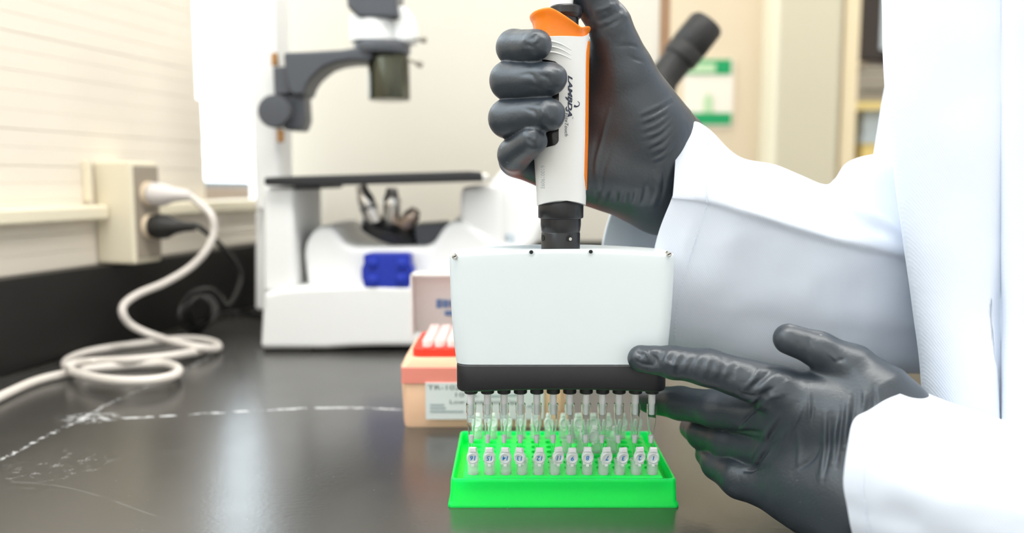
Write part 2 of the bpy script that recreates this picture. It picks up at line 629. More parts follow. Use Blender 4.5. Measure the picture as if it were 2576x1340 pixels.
for (s0, s1, z0, z1) in ((W2_S0, W2_S1, W2_Z0, W2_Z0 + 0.02), (W2_S0, W2_S1, W2_Z1 - 0.02, W2_Z1), (W2_S0, W2_S0 + 0.02, W2_Z0, W2_Z1), (W2_S1 - 0.02, W2_S1, W2_Z0, W2_Z1), (-0.30, -0.27, W2_Z0, W2_Z1)):
    fr = MB()
    wall_box(fr, s0, s1, -0.058, -0.030, z0, z1)
    fr.build('window_frame', M['white_paint'], w2)
# sampling portal in the opening: adds no light of its own
pl = area_light('window_portal', LW((W2_S0 + W2_S1) / 2, -0.07, (W2_Z0 + W2_Z1) / 2), (W2_S1 - W2_S0, W2_Z1 - W2_Z0), 1.0)
pl.data.cycles.is_portal = True
pl.rotation_euler = (math.pi / 2, 0, -math.pi / 2 - WALL_A)
zc = 0.088
k = 0
while zc < 0.46:
    h = 0.0178 + random.uniform(-0.0012, 0.0012)
    end = S_WIN0 + (0.0 if zc < 0.268 else -0.018)
    c = MB()
    wall_box(c, -0.75, end, -0.026, -0.0195 + random.uniform(-0.00025, 0.00025), zc + 0.0001, zc + h - 0.0001)
    c.build('wall_course', M['wall_cream'], wall_left, bevel=0.0004)
    zc += h
# window: lintel side panels are out of view; opening from sill to the top of the frame
Z_SILL = 0.135
wb = MB()
wall_box(wb, S_WIN0 - 0.003, S_WIN1 + 0.02, -0.06, -0.024, FLOOR_Z, Z_SILL)
struct(wb.build('wall_left_2', M['wall_cream']))
for i in range(3):
    c = MB()
    wall_box(c, S_WIN0 + 0.001, S_WIN1, -0.026, -0.0195, 0.089 + i * 0.0155, 0.089 + (i + 1) * 0.0155 - 0.0015)
    c.build('wall_course', M['wall_cream'], wall_left, bevel=0.0012)
win = MB()
wall_box(win, S_WIN0, S_WIN1 + 0.02, -0.047, -0.0445, Z_SILL, 0.9)
window = struct(win.build('window_1', M['glass']))
fr = MB()
wall_box(fr, S_WIN0 - 0.002, S_WIN0 + 0.003, -0.055, -0.03, Z_SILL, 0.9)
fr.build('window_frame', M['white_paint'], window)
fr = MB()
wall_box(fr, S_WIN1 + 0.006, S_WIN1 + 0.02, -0.055, -0.02, Z_SILL, 0.9)
fr.build('window_frame', M['white_paint'], window)
fr = MB()
wall_box(fr, S_WIN0 - 0.002, S_WIN1 + 0.006, -0.055, -0.02, Z_SILL - 0.004, Z_SILL + 0.006)
fr.build('window_sill', M['raceway'], window)

# outside the window
gw = thing('garden_wall', 'low orange brown wall outside the bright window', 'wall', (-0.66, 1.75, FLOOR_Z))
MB().box(-1.3, -0.30, 1.70, 1.78, FLOOR_Z, 0.155).build('wall_body', M['brick_out'], gw)
MB().box(-1.32, -0.28, 1.69, 1.79, 0.155, 0.163).build('coping', M['brick_out'], gw)
ro = thing('distant_roof', 'blue grey roof edge seen low through the bright window', 'roof', (-1.3, 3.4, FLOOR_Z))
MB().prism([Vector((-3.0, 3.2, FLOOR_Z)), Vector((-0.5, 3.2, FLOOR_Z)), Vector((-0.5, 3.2, 0.165)), Vector((-1.6, 3.2, 0.185)), Vector((-3.0, 3.2, 0.19))], (0, 0.3, 0)).build('roof_slab', M['roof_out'], ro)
MB().box(-3.0, -0.5, 3.14, 3.2, 0.125, 0.150).build('gutter', M['roof_out'], ro)

# back wall, wood trim at its end, tan panel wall further away
struct(MB().box(-0.36, 0.222, BACK_Y, BACK_Y + 0.10, FLOOR_Z, CEIL_Z).build('wall_back', M['wall_beige']))
xt0, xt1 = P(1659, 100, BACK_Y).x, P(1684, 100, BACK_Y).x
struct(MB().box(xt0, xt1, BACK_Y - 0.004, BACK_Y + 0.11, FLOOR_Z, CEIL_Z).build('trim_1', M['wood_trim'], bevel=0.002))
FAR_Y = 2.0
struct(MB().box(0.15, P(1952, 200, FAR_Y).x, FAR_Y, FAR_Y + 0.1, FLOOR_Z, CEIL_Z).build('wall_far', M['panel_tan']))
struct(MB().box(P(1948, 200, 1.9).x, P(2118, 200, 1.9).x, 1.9, 2.12, FLOOR_Z, CEIL_Z).build('wall_column', M['column_khaki'], bevel=0.012))
struct(MB().box(P(2119, 200, 1.97).x, P(2158, 200, 1.97).x, 1.97, 2.3, FLOOR_Z, CEIL_Z).build('trim_2', M['cream_post'], bevel=0.004))
struct(MB().box(-0.4, 3.2, 2.75, 2.85, FLOOR_Z, CEIL_Z).build('wall_rear', M['panel_tan']))
struct(MB().box(2.6, 2.7, -1.15, 2.75, FLOOR_Z, CEIL_Z).build('wall_right', M['white_paint']))

struct(MB().box(-1.05, 2.7, -1.25, -1.15, FLOOR_Z, CEIL_Z).build('light_block_wall', M['white_paint']))  # unseen wall behind the camera, added to cut the front light

# ceiling troffers
for i, (tx, ty) in enumerate(TROFFERS):
    cl = thing('ceiling_light', ['flat ceiling light panel above the bench', 'flat ceiling light panel above the aisle',
                                 'flat ceiling light panel beyond the back wall', 'flat ceiling light panel by the far shelves'][i],
               'ceiling light', (tx, ty, CEIL_Z), 'ceiling light panels')
    MB().box(tx - 0.6, tx + 0.6, ty - 0.3, ty + 0.3, CEIL_Z - 0.02, CEIL_Z).build('lamp_frame', M['white_paint'], cl)
    MB().box(tx - 0.56, tx + 0.56, ty - 0.26, ty + 0.26, CEIL_Z - 0.024, CEIL_Z - 0.02).build('diffuser', M['lamp_panel'], cl)

# raceway (surface wiring duct) and socket box on the left wall
rw = thing('wiring_duct', 'cream surface wiring duct running along the left wall', 'wiring duct', LW(0.1, -0.02, 0.135))
d = MB()
wall_box(d, -0.75, 0.142, -0.0185, 0.002, 0.136, 0.152)
d.build('duct_run', M['raceway'], rw, bevel=0.004, seg=3)
d = MB()
wall_box(d, 0.190, 0.490, -0.0185, 0.002, 0.136, 0.152)
d.build('duct_run', M['raceway'], rw, bevel=0.004, seg=3)
d = MB()
wall_box(d, 0.128, 0.133, -0.0190, -0.010, 0.156, 0.198)
d.build('cover_clip', M['raceway'], rw, bevel=0.001)

sb = thing('socket_box', 'cream surface mounted socket box on the left wall', 'socket', LW(0.13, -0.02, 0.10))
d = MB()
wall_box(d, 0.144, 0.188, -0.0185, 0.028, 0.0885, 0.198)
d.build('box_body', M['raceway'], sb, bevel=0.003)
d = MB()
wall_box(d, 0.148, 0.185, 0.028, 0.0305, 0.094, 0.193)
d.build('face_plate', M['outlet_plate'], sb, bevel=0.0008)
for zz in (0.163, 0.128):
    MB().lathe([(0.0135, 0), (0.0135, 0.003), (0.0125, 0.004)], LW(0.1665, 0.0305, zz), WN, 24).build('socket_insert', M['outlet_cream'], sb)

# sign on the tan wall
sg0, sg1 = P(1724, 150, FAR_Y), P(1838, 316, FAR_Y)
sgn = thing('wall_sign', 'white wall notice with green bands at top and bottom', 'sign', ((sg0.x + sg1.x) / 2, FAR_Y, sg1.z))
ys = FAR_Y - 0.004


def sign_rect(name, x0, y0, x1, y1, m, dep):
    a, b = P(x0, y0, FAR_Y), P(x1, y1, FAR_Y)
    return MB().box(a.x, b.x, ys - dep, ys - dep + 0.0035, b.z, a.z).build(name, m, sgn)


sign_rect('sign_board', 1722, 148, 1842, 320, M['sign_paper'], 0.0)
sign_rect('header_band', 1724, 150, 1838, 188, M['green_print'], 0.002)
sign_rect('footer_band', 1724, 284, 1838, 314, M['green_print'], 0.002)
hd = sign_rect('header_wording', 1730, 160, 1798, 184, M['print_pale'], 0.003)
sign_rect('emblem', 1768, 246, 1792, 284, M['print_pale'], 0.002)
sign_rect('emblem', 1774, 236, 1786, 247, M['print_pale'], 0.002)

# far shelf bay: monitor, grey instrument, yellow boxes
bay = thing('shelf_unit', 'cream shelf unit behind the shoulder of the coat', 'shelf', (1.1, 2.45, FLOOR_Z))
xa, xb = P(2150, 200, 2.3).x, P(2420, 200, 2.3).x
z_sh1 = P(2200, 258, 2.3).z
z_sh2 = P(2200, 405, 2.3).z
MB().box(xa, xb, 2.28, 2.62, z_sh1 - 0.02, z_sh1).build('shelf_board', M['yellow_box'], bay)
MB().box(xa, xb, 2.28, 2.62, z_sh2 - 0.02, z_sh2).build('shelf_board', M['yellow_box'], bay)
MB().box(xa - 0.02, xa, 2.28, 2.62, FLOOR_Z, 1.2).build('side_panel', M['cream_post'], bay)
MB().box(xb, xb + 0.02, 2.28, 2.62, FLOOR_Z, 1.2).build('side_panel', M['cream_post'], bay)
gi = thing('grey_instrument', 'grey bench instrument on the far shelf', 'instrument', (1.05, 2.4, z_sh1))
a, b = P(2152, 168, 2.3), P(2300, 258, 2.3)
MB().box(xa + 0.004, b.x, 2.30, 2.58, z_sh1, a.z - 0.015).build('instrument_body', M['device_grey'], gi, bevel=0.008)
MB().box(xa + 0.02, b.x - 0.02, 2.31, 2.5, a.z - 0.015, a.z + 0.005).build('instrument_lid', M['device_grey'], gi, bevel=0.006)
MB().box(xa + 0.02, b.x - 0.02, 2.297, 2.30, z_sh1 + 0.03, z_sh1 + 0.034).build('seam_line', M['monitor'], gi)
zt = a.z + 0.005
mo = thing('dark_monitor', 'dark monitor standing on the grey instrument', 'monitor', (1.1, 2.4, zt))
m0, m1 = P(2168, -80, 2.36), P(2360, 130, 2.36)
MB().box(m0.x, m1.x, 2.36, 2.40, zt + 0.02, m0.z).build('screen_case', M['monitor'], mo, bevel=0.006)
MB().box(m0.x + 0.06, m1.x, 2.355, 2.36, zt + 0.05, m0.z - 0.02).build('screen', M['pale_blue'], mo)
MB().box(m0.x + 0.02, m0.x + 0.16, 2.34, 2.44, zt, zt + 0.012).build('stand_foot', M['monitor'], mo, bevel=0.004)
MB().box(m0.x + 0.07, m0.x + 0.11, 2.37, 2.39, zt + 0.012, zt + 0.03).build('stand_neck', M['monitor'], mo)
bx = thing('storage_box', 'pale blue storage box on the lower far shelf', 'box', (1.1, 2.35, z_sh2))
q0, q1 = P(2172, 275, 2.32), P(2260, 330, 2.32)
MB().box(q0.x, q1.x, 2.32, 2.5, z_sh2 + 0.062, q0.z).build('box_body', M['pale_blue'], bx, bevel=0.004)
MB().box(q0.x - 0.005, q1.x + 0.005, 2.315, 2.505, z_sh2 + 0.05, z_sh2 + 0.065).build('box_rim', M['pale_blue'], bx, bevel=0.002)
MB().box(q0.x, q1.x, 2.32, 2.5, z_sh2, z_sh2 + 0.05).build('box_foot', M['yellow_box'], bx, bevel=0.003)
# ================================================================ POWER CORDS
def zoomT(zx, zy, z=0.004):
    """Bench point under a pixel of the cord close-up (scale 1.914, origin 0,380)."""
    return T(zx / 1.914, 380 + zy / 1.914, z)


def zoomP(zx, zy, Y):
    return P(zx / 1.914, 380 + zy / 1.914, Y)


R_CORD = 0.0040
wc = thing('power_cord', 'white power cord plugged in high and coiled on the bench', 'power cord', T(300, 920))
plug0 = LW(0.1665, 0.0346, 0.163)
plug_dir = (WN * 0.96 + Vector((0, 0, -0.03)) + WD * 0.10).normalized()
MB().lathe([(0.0115, 0.0), (0.0125, 0.004), (0.0120, 0.014), (0.0085, 0.024), (0.0065, 0.036), (0.0055, 0.046)], plug0, plug_dir, 24).build('plug', M['plug_white'], wc)
pe = plug0 + plug_dir * 0.044
ctrl = [pe, zoomP(960, 250, pe.y), zoomP(1018, 310, 0.87), zoomP(1030, 390, 0.87), zoomP(995, 475, 0.865), zoomP(915, 560, 0.86), zoomP(790, 635, 0.85),
        zoomP(670, 685, 0.84), zoomP(600, 735, 0.83), zoomP(592, 785, 0.825), zoomP(635, 840, 0.83), zoomP(735, 887, 0.835),
        zoomT(860, 925, 0.014), zoomT(960, 945, 0.012), zoomT(1045, 950, 0.006), zoomT(1040, 925, 0.004), zoomT(960, 906, 0.004), zoomT(850, 905, 0.004), zoomT(700, 924, 0.004),
        zoomT(540, 945, 0.004), zoomT(410, 970, 0.004), zoomT(325, 1005, 0.004), zoomT(322, 1045, 0.006), zoomT(400, 1078, 0.010), zoomT(550, 1103, 0.012), zoomT(720, 1103, 0.012),
        zoomT(835, 1080, 0.010), zoomT(858, 1048, 0.008), zoomT(800, 1024, 0.006), zoomT(690, 1026, 0.005), zoomT(560, 1036, 0.004), zoomT(420, 1050, 0.004),
        zoomT(300, 1075, 0.004), zoomT(180, 1105, 0.004), zoomT(70, 1150, 0.004), zoomT(-60, 1215, 0.004), zoomT(-220, 1310, 0.004), zoomT(-480, 1480, 0.004), zoomT(-800, 1720, 0.004)]
MB().tube(crom(ctrl, 6), R_CORD, 12).build('cable', M['cord_white'], wc, smooth=180)
ctrl = [zoomT(985, 962, 0.004), zoomT(930, 968, 0.008), zoomT(800, 988, 0.010), zoomT(620, 1005, 0.010), zoomT(450, 1012, 0.008), zoomT(360, 1022, 0.0125), zoomT(330, 1040, 0.0125)]
MB().tube(crom(ctrl, 6), R_CORD, 12).build('cable', M['cord_white'], wc, smooth=180)

bc = thing('power_cord', 'black power cord with bundled loops running to the microscope', 'power cord', T(520, 830))
plug1 = LW(0.1665, 0.0346, 0.128)
pd = (WN * 0.97 + WD * 0.12).normalized()
MB().lathe([(0.0120, 0), (0.0135, 0.006), (0.0130, 0.016), (0.0080, 0.026), (0.0055, 0.036), (0.0045, 0.048)], plug1, pd, 24).build('plug', M['cord_black'], bc)
pe = plug1 + pd * 0.046
ctrl = [pe, zoomP(960, 365, 0.90), zoomP(1060, 450, 0.92), zoomP(1130, 530, 0.935), zoomP(1160, 600, 0.94), zoomP(1140, 680, 0.93), zoomP(1100, 740, 0.92),
        zoomP(1060, 700, 0.92), zoomP(1010, 665, 0.915), zoomP(930, 680, 0.905), zoomP(875, 740, 0.90), zoomP(870, 810, 0.895), zoomT(930, 868, 0.004), zoomP(1010, 830, 0.895), zoomP(1045, 760, 0.905), zoomP(1000, 700, 0.91),
        zoomP(920, 720, 0.905), zoomP(890, 780, 0.9), zoomT(950, 850, 0.004), zoomP(1020, 800, 0.9), zoomP(1020, 740, 0.905), zoomP(960, 700, 0.905), zoomP(905, 760, 0.9), zoomT(960, 838, 0.004),
        zoomT(1060, 790, 0.004), zoomT(1150, 775, 0.004), zoomT(1260, 790, 0.004), zoomT(1340, 780, 0.004)]
MB().tube(crom(ctrl, 6), 0.0028, 10).build('cable', M['cord_black'], bc, smooth=180)

# ================================================================ INVERTED MICROSCOPE
ms = thing('microscope', 'white inverted microscope with black stage and condenser arm', 'microscope', T(900, 880))


def poly_px(pts, Y):
    return [P(x, y, Y) for x, y in pts]


def slab(name, pts, Y, depth, m, parent=ms, bevel=0.004, seg=3):
    """Front outline given at depth Y, carried straight back by depth."""
    mb = MB()
    pp_ = poly_px(pts, Y)
    for p_ in pp_:
        p_.z = max(p_.z, 0.003)
    mb.prism(pp_, (0, depth, 0))
    return mb.build(name, m, parent, bevel=bevel, seg=seg)


# base (foot with arched underside)
BY = 0.835
zb = 0.0
base_pts = [(653, 888), (700, 890), (780, 889), (820, 882), (880, 874), (960, 872), (1180, 872), (1260, 880), (1330, 884), (1335, 722), (905, 716), (760, 722), (700, 728), (661, 737)]
base = slab('base', base_pts, BY, 0.19, M['scope_white'], bevel=0.006)
ft = MB()
xa_, xb_ = P(662, 888, BY).x, P(778, 888, BY).x
ft.box(xa_, xb_, BY + 0.004, BY + 0.18, 0.0, 0.006)
ft.build('foot_pad', M['rubber'], ms)
ft = MB()
xa_, xb_ = P(1220, 888, BY).x, P(1325, 888, BY).x
ft.box(xa_, xb_, BY + 0.004, BY + 0.18, 0.0, 0.008)
ft.build('foot_pad', M['rubber'], ms)
# upper body with the dip for the nosepiece
body_pts = [(772, 724), (762, 640), (766, 612), (785, 578), (805, 569), (836, 569), (850, 584), (862, 606), (880, 620), (1084, 620), (1098, 600), (1122, 562), (1140, 556), (1175, 560), (1256, 612), (1335, 640), (1335, 724)]
slab('upper_body', body_pts, 0.862, 0.15, M['scope_white'], bevel=0.008)
# front column under the stage, rear pillar
slab('stage_column', [(660, 470), (738, 470), (742, 724), (660, 736)], 0.846, 0.125, M['scope_white'], bevel=0.005)
slab('lamp_pillar', [(618, -120), (690, -120), (705, 532), (641, 532)], 0.935, 0.06, M['scope_white'], bevel=0.006)
slab('pillar_foot', [(641, 528), (720, 528), (722, 780), (641, 780)], 0.952, 0.05, M['scope_white'], bevel=0.004)
slab('stage_support', [(1160, 470), (1262, 462), (1268, 625), (1157, 600)], 0.868, 0.12, M['scope_white'], bevel=0.006)
# stage plate
stg = slab('stage', [(663, 446), (700, 444), (1180, 430), (1212, 432), (1216, 456), (760, 468), (664, 466)], 0.835, 0.20, M['scope_black'], bevel=0.0025)
slab('stage_clamp', [(1208, 434), (1226, 436), (1236, 450), (1226, 457), (1210, 457)], 0.838, 0.03, M['chrome'], bevel=0.002)
slab('stage_bracket', [(735, 464), (805, 464), (800, 475), (742, 476)], 0.842, 0.12, M['scope_black'], bevel=0.002)
# nosepiece and objectives
NY = 0.905
nc = P(988, 572, NY)
ax = Vector((0.30, -0.16, 0.94)).normalized()
MB().lathe([(0.026, -0.012), (0.0335, -0.009), (0.0345, -0.003), (0.0335, 0.002), (0.026, 0.004), (0.018, 0.007)], nc, ax, 40).build('nosepiece', M['scope_black'], ms)


def objective(px0, py0, px1, py1, Y, r, m):
    a, b = P(px0, py0, Y), P(px1, py1, Y - 0.004)
    L_ = (b - a).length
    o = MB().lathe([(r * 0.95, 0), (r, 0.002), (r, L_ * 0.52), (r * 0.93, L_ * 0.53), (r * 0.93, L_ * 0.60), (r, L_ * 0.61), (r, L_ * 0.72), (r * 0.72, L_ * 0.86), (r * 0.62, L_), (r * 0.3, L_)], a, b - a, 28).build('objective_lens', m, ms)
    return o


o1 = objective(950, 588, 908, 466, 0.897, 0.0092, M['chrome'])
MB().lathe([(0.0096, 0), (0.0096, 0.004)], P(929, 527, 0.8955), P(908, 466, 0.893) - P(950, 588, 0.897), 28).build('colour_ring', M['scope_grey'], o1)
objective(984, 575, 986, 474, 0.905, 0.0100, M['chrome'])
objective(1012, 580, 1046, 528, 0.90, 0.0095, M['bronze'])
slab('nosepiece_mount', [(1040, 566), (1122, 560), (1118, 626), (1050, 626)], 0.885, 0.06, M['scope_grey'], bevel=0.003)
# blue block on the flank
bl = slab('blue_slider', [(914, 641), (930, 638), (1020, 638), (1032, 641), (1032, 662), (1039, 678), (1039, 700), (1031, 714), (1029, 735), (1024, 738), (922, 738), (917, 735), (914, 712), (909, 698), (909, 676), (915, 662)], 0.836, 0.024, M['blue'], bevel=0.002)
for (x, y, w_) in ((938, 662, 13), (1012, 664, 15), (938, 706, 15), (1010, 702, 15)):
    c = P(x, y, 0.8355)
    MB().lathe([(S(w_, 0.836), 0), (S(w_, 0.836) * 0.9, 0.0022), (S(w_, 0.836) * 0.5, 0.003)], c + Vector((0, 0.0005, 0)), (0, -1, 0), 24).build('grip_dimple', M['blue'], bl)
# condenser arm
CY = 0.93
arm_pts = [(712, 131), (768, 129), (860, 124), (898, 118), (935, 118), (935, 152), (880, 152), (846, 157), (820, 166), (801, 180), (784, 196), (772, 214), (764, 238), (740, 240), (726, 232), (716, 190)]
slab('condenser_arm', arm_pts, CY - 0.022, 0.050, M['scope_grey'], bevel=0.004)
slab('arm_slide', [(686, 168), (724, 166), (728, 235), (690, 240)], CY - 0.018, 0.03, M['scope_grey'], bevel=0.002)
slab('focus_block', [(706, 232), (764, 238), (768, 300), (758, 328), (712, 326)], CY - 0.012, 0.034, M['scope_grey'], bevel=0.003)
kc = P(697, 282, CY - 0.02)
MB().lathe([(S(36, CY), 0), (S(39, CY), 0.002), (S(39, CY), 0.012), (S(36, CY), 0.014), (S(20, CY), 0.0145)], kc, (0, -1, 0), 40).build('focus_knob', M['scope_grey'], ms)
for (x, y) in ((691, 150), (706, 342)):
    MB().lathe([(0.0030, -0.007), (0.0038, -0.006), (0.0038, 0.006), (0.003, 0.007)], P(x, y, CY - 0.004), (0, 0, 1), 20).build('copper_screw', M['copper'], ms)
cc = P(978, 142, CY)
MB().lathe([(0.0225, -0.048), (0.0232, -0.046), (0.0228, -0.004), (0.0215, 0.0)], cc, (0, 0, 1), 40).build('condenser_lens', M['condenser'], ms)
MB().lathe([(0.021, -0.001), (0.0300, 0.001), (0.0310, 0.004), (0.0310, 0.011), (0.029, 0.014), (0.022, 0.0145)], P(962, 140, CY), (0, 0, 1), 40).build('condenser_ring', M['scope_grey'], ms)
MB().lathe([(0.026, 0.0145), (0.0262, 0.03), (0.0255, 0.042), (0.020, 0.046)], P(942, 140, CY), (0, 0, 1), 40).build('field_lens_barrel', M['scope_white'], ms)
slab('lamp_house', [(868, -60), (998, -60), (998, 16), (1004, 44), (902, 44), (872, 16)], CY - 0.028, 0.06, M['scope_grey'], bevel=0.004)
slab('barrel_housing', [(985, 20), (1012, 8), (1040, 40), (1046, 80), (1046, 104), (1010, 108), (985, 104)], CY - 0.016, 0.035, M['scope_white'], bevel=0.006)
for (x0, y0, x1, y1) in ((1040, 98, 1072, 101), (1026, 150, 1062, 164)):
    a, b = P(x0, y0, CY - 0.01), P(x1, y1, CY - 0.012)
    MB().lathe([(0.0016, 0), (0.0016, 0.6 * (b - a).length), (0.0034, 0.62 * (b - a).length), (0.0034, (b - a).length)], a, b - a, 16).build('adjusting_lever', M['device_grey'], ms)
# observation tube: white slanted body, black eyepieces
slab('observation_tube', [(1168, 612), (1196, 520), (1232, 462), (1262, 428), (1330, 360), (1420, 300), (1560, 215), (1640, 190), (1670, 240), (1600, 330), (1470, 430), (1385, 540), (1350, 620), (1300, 640)], 0.93, 0.09, M['scope_white'], bevel=0.01)
for (x, y) in ((1230, 592), (1283, 606)):
    a = P(x, y, 0.928)
    MB().lathe([(0.0045, 0), (0.005, 0.002), (0.005, 0.012), (0.004, 0.014)], a - Vector((0, 0.0, 0.006)), (0, -0.1, 1), 20).build('port_knob', M['pale_blue'], ms)
for i, yy in enumerate((0.935, 1.0)):
    dx = 0.0 if i == 0 else -0.003
    a, b = P(1626, 252, yy) + Vector((dx, 0, 0)), P(1782, 56, yy) + Vector((dx, 0, 0))
    L_ = (b - a).length
    ey = MB().lathe([(0.0205, 0), (0.0222, 0.002), (0.0222, L_ * 0.22), (0.0200, L_ * 0.25), (0.0172, L_ * 0.30), (0.0172, L_ * 0.52), (0.0200, L_ * 0.54), (0.0205, L_ * 0.66), (0.0192, L_ * 0.68), (0.0205, L_ * 0.70), (0.0198, L_ * 0.97), (0.0175, L_), (0.012, L_), (0.012, L_ - 0.004)], a, b - a, 40).build('eyepiece', M['rubber'], ms)

# ================================================================ TIP BOX
TY = 0.5745
tb = thing('tip_box', 'open peach tip box with red tray and clear lid', 'tip box', T(1215, 1075))
f0 = P(1016, 1076, TY)
f1 = P(1420, 1076, TY)
zt = P(1200, 908, TY).z
BD = 0.082
xl, xr = f0.x, f1.x


def box_ring(xa, xb, ya, yb, z, r=0.006, n=5):
    pts = []
    for (cx, cy, a0) in ((xb - r, ya + r, -90), (xb - r, yb - r, 0), (xa + r, yb - r, 90), (xa + r, ya + r, 180)):
        for i in range(n + 1):
            t = math.radians(a0 + 90 * i / n)
            pts.append(Vector((cx + r * math.cos(t), cy + r * math.sin(t), z)))
    return pts


g = 0.002
mb = MB()
mb.rings([box_ring(xl, xr, TY, TY + BD, 0.0), box_ring(xl - g * 0.3, xr + g * 0.3, TY - g * 0.3, TY + BD + g * 0.3, 0.004), box_ring(xl - g, xr + g, TY - g, TY + BD + g, zt - 0.004),
          box_ring(xl + 0.001, xr - 0.001, TY + 0.002, TY + BD - 0.002, zt + 0.002)])
mb.build('box_body', M['peach'], tb, smooth=40)
mb = MB()
mb.rings([box_ring(xl + 0.006, xr - 0.006, TY + 0.005, TY + BD - 0.006, zt - 0.004), box_ring(xl + 0.006, xr - 0.006, TY + 0.005, TY + BD - 0.006, zt + 0.0075)])
mb.build('tip_tray', M['box_red'], tb, smooth=40)
MB().box(xl - 0.001, xr + 0.001, TY - 0.0026, TY - 0.0008, zt - 0.016, zt - 0.004).build('red_band', mat('band_coral', (0.95, 0.30, 0.24), 0.4), tb, bevel=0.0006)  # paler red stripe along the upper front of the box
MB().box(xl + 0.034, xr - 0.034, TY - 0.0032, TY - 0.0015, zt - 0.021, zt - 0.0155).build('latch', M['peach'], tb, bevel=0.0006)
# lid: hinged at the back, standing up
LYb = TY + BD - 0.004
lx0, lx1 = P(1032, 760, LYb).x, xr - 0.002
lz0, lz1 = zt + 0.002, P(1032, 690, LYb).z
ld = MB()
th = 0.0014
ld.box(lx0, lx1, LYb + 0.024, LYb + 0.024 + th, lz0, lz1)
ld.box(lx0, lx0 + th, LYb, LYb + 0.024, lz0, lz1)
ld.box(lx1 - th, lx1, LYb, LYb + 0.024, lz0, lz1)
ld.box(lx0, lx1, LYb, LYb + 0.024, lz1 - th, lz1)
ld.build('lid', M['lid_clear'], tb)
lg = P(1100, 765, LYb + 0.02)
logo = MB()
for i in range(5):
    w_ = 0.0045
    logo.box(lg.x + i * 0.0055 - 0.001, lg.x + i * 0.0055 + w_ - 0.001, LYb + 0.0225, LYb + 0.0238, lg.z - 0.0035 + 0.0005 * i, lg.z + 0.0035 - 0.0003 * i)
logo.box(lg.x + 0.006, lg.x + 0.024, LYb + 0.0225, LYb + 0.0238, lg.z - 0.010, lg.z - 0.006)
tag(logo.build('logo_print', M['logo_blue'], tb), kind='stuff')
MB().box(lg.x + 0.0125, lg.x + 0.0165, LYb + 0.0215, LYb + 0.0226, lg.z - 0.004, lg.z + 0.004).build('logo_mark', M['logo_red'], tb)
# paper label with its wording
l0, l1 = P(1070, 962, TY - 0.003), P(1368, 1054, TY - 0.003)
lb = MB().box(l0.x, l1.x, TY - 0.0034, TY - 0.0024, l1.z, l0.z).build('paper_label', M['paper'], tb)


def flat_text(body, px, py, h_px, Y, m, parent, name='lettering', shear=0.0, offset=0.0, width_px=None):
    me = text_mesh(body, 1.0, shear, offset)
    co = np.array([v.co[:] for v in me.vertices])
    s = S(h_px, Y) / max(1e-6, (co[:, 1].max() - co[:, 1].min()))
    sx = s
    if width_px:
        sx = S(width_px, Y) / (co[:, 0].max() - co[:, 0].min())
    p = P(px, py, Y)
    for v in me.vertices:
        v.co = Vector((p.x + (v.co.x - co[:, 0].min()) * sx, Y, p.z + (v.co.y - co[:, 1].min()) * s))
    return finish(name, me, m, parent, smooth=0)


for (t, x, y, h, w_) in (('TR-102-RFC', 1076, 980, 12, 140), ('10 \u00b5L', 1146, 1000, 13, 60), ('Low Retention Tips', 1132, 1018, 13, 176)):
    flat_text(t, x, y, h, TY - 0.0036, M['ink_grey'], lb, width_px=w_)
small = MB()                # fine print too small to read
for (x, y, w_) in ((1082, 1019, 36), (1082, 1027, 40), (1082, 1035, 84), (1326, 1022, 16), (1222, 996, 40), (1270, 994, 30)):
    a_, b_ = P(x, y - 3, TY - 0.0036), P(x + w_, y + 2, TY - 0.0036)
    small.box(a_.x, b_.x, TY - 0.0036, TY - 0.0030, b_.z, a_.z)
tag(small.build('fine_print', M['ink_pale'], lb), kind='stuff')
# tips standing in the tray: five columns are in sight
ORD = ['first', 'second', 'third', 'fourth', 'fifth', 'sixth', 'seventh', 'eighth']
pt = None
for cx_ in range(5):
    for ry in range(8):
        x = xl + 0.0165 + cx_ * 0.009 + 0.0
        y = TY + 0.012 + ry * 0.0083
        if pt is None:
            pt = MB().lathe([(0.0030, 0.0), (0.0038, 0.0008), (0.0038, 0.0055), (0.0033, 0.0062), (0.0029, 0.0062), (0.0026, 0.003)], (0, 0, 0), (0, 0, 1), 12).build('boxed_tip', M['tip_red_reflection'])
            o = pt
        else:
            o = pt.copy()
            COL.objects.link(o)
        o.location = (x, y, zt + 0.0076)
        tag(o, 'pale tip in the red tray, %s column from the left, %s row from the front' % (ORD[cx_], ORD[ry]), 'pipette tip', 'tips standing in the red tray')
# ================================================================ GREEN TUBE RACK
RK_X, RK_Y0 = 0.0281, 0.4265
PITCH_W = 0.009
ROW0 = 0.437                    # depth of the front row of wells
Z_TOP = 0.016                   # upper face of the well block
ra = T(1127, 1273)
RK_W = 0.1265
rx0, rx1 = RK_X - RK_W / 2, RK_X + RK_W / 2
ry0, ry1 = 0.4282, 0.4282 + 0.0895
rk = thing('tube_rack', 'bright green plastic tube rack on the bench under the pipette', 'rack', (RK_X, 0.47, 0))
# tray: outer wall, rim, inner wall, floor; flared foot
mb = MB()


def rr_(d, z, r=0.0025):
    return box_ring(rx0 + d, rx1 - d, ry0 + d, ry1 - d, z, r, 4)


Z_RIM = 0.0155
mb.rings([rr_(0.0, 0.0, 0.003), rr_(0.0002, 0.0016), rr_(0.0012, 0.0030), rr_(0.0016, 0.0135), rr_(0.0018, Z_RIM - 0.0004), rr_(0.0021, Z_RIM), rr_(0.0030, Z_RIM), rr_(0.0032, Z_RIM - 0.0004), rr_(0.0036, 0.0085)], cap=True)
mb.build('tray', M['rack_green'], rk, smooth=40)
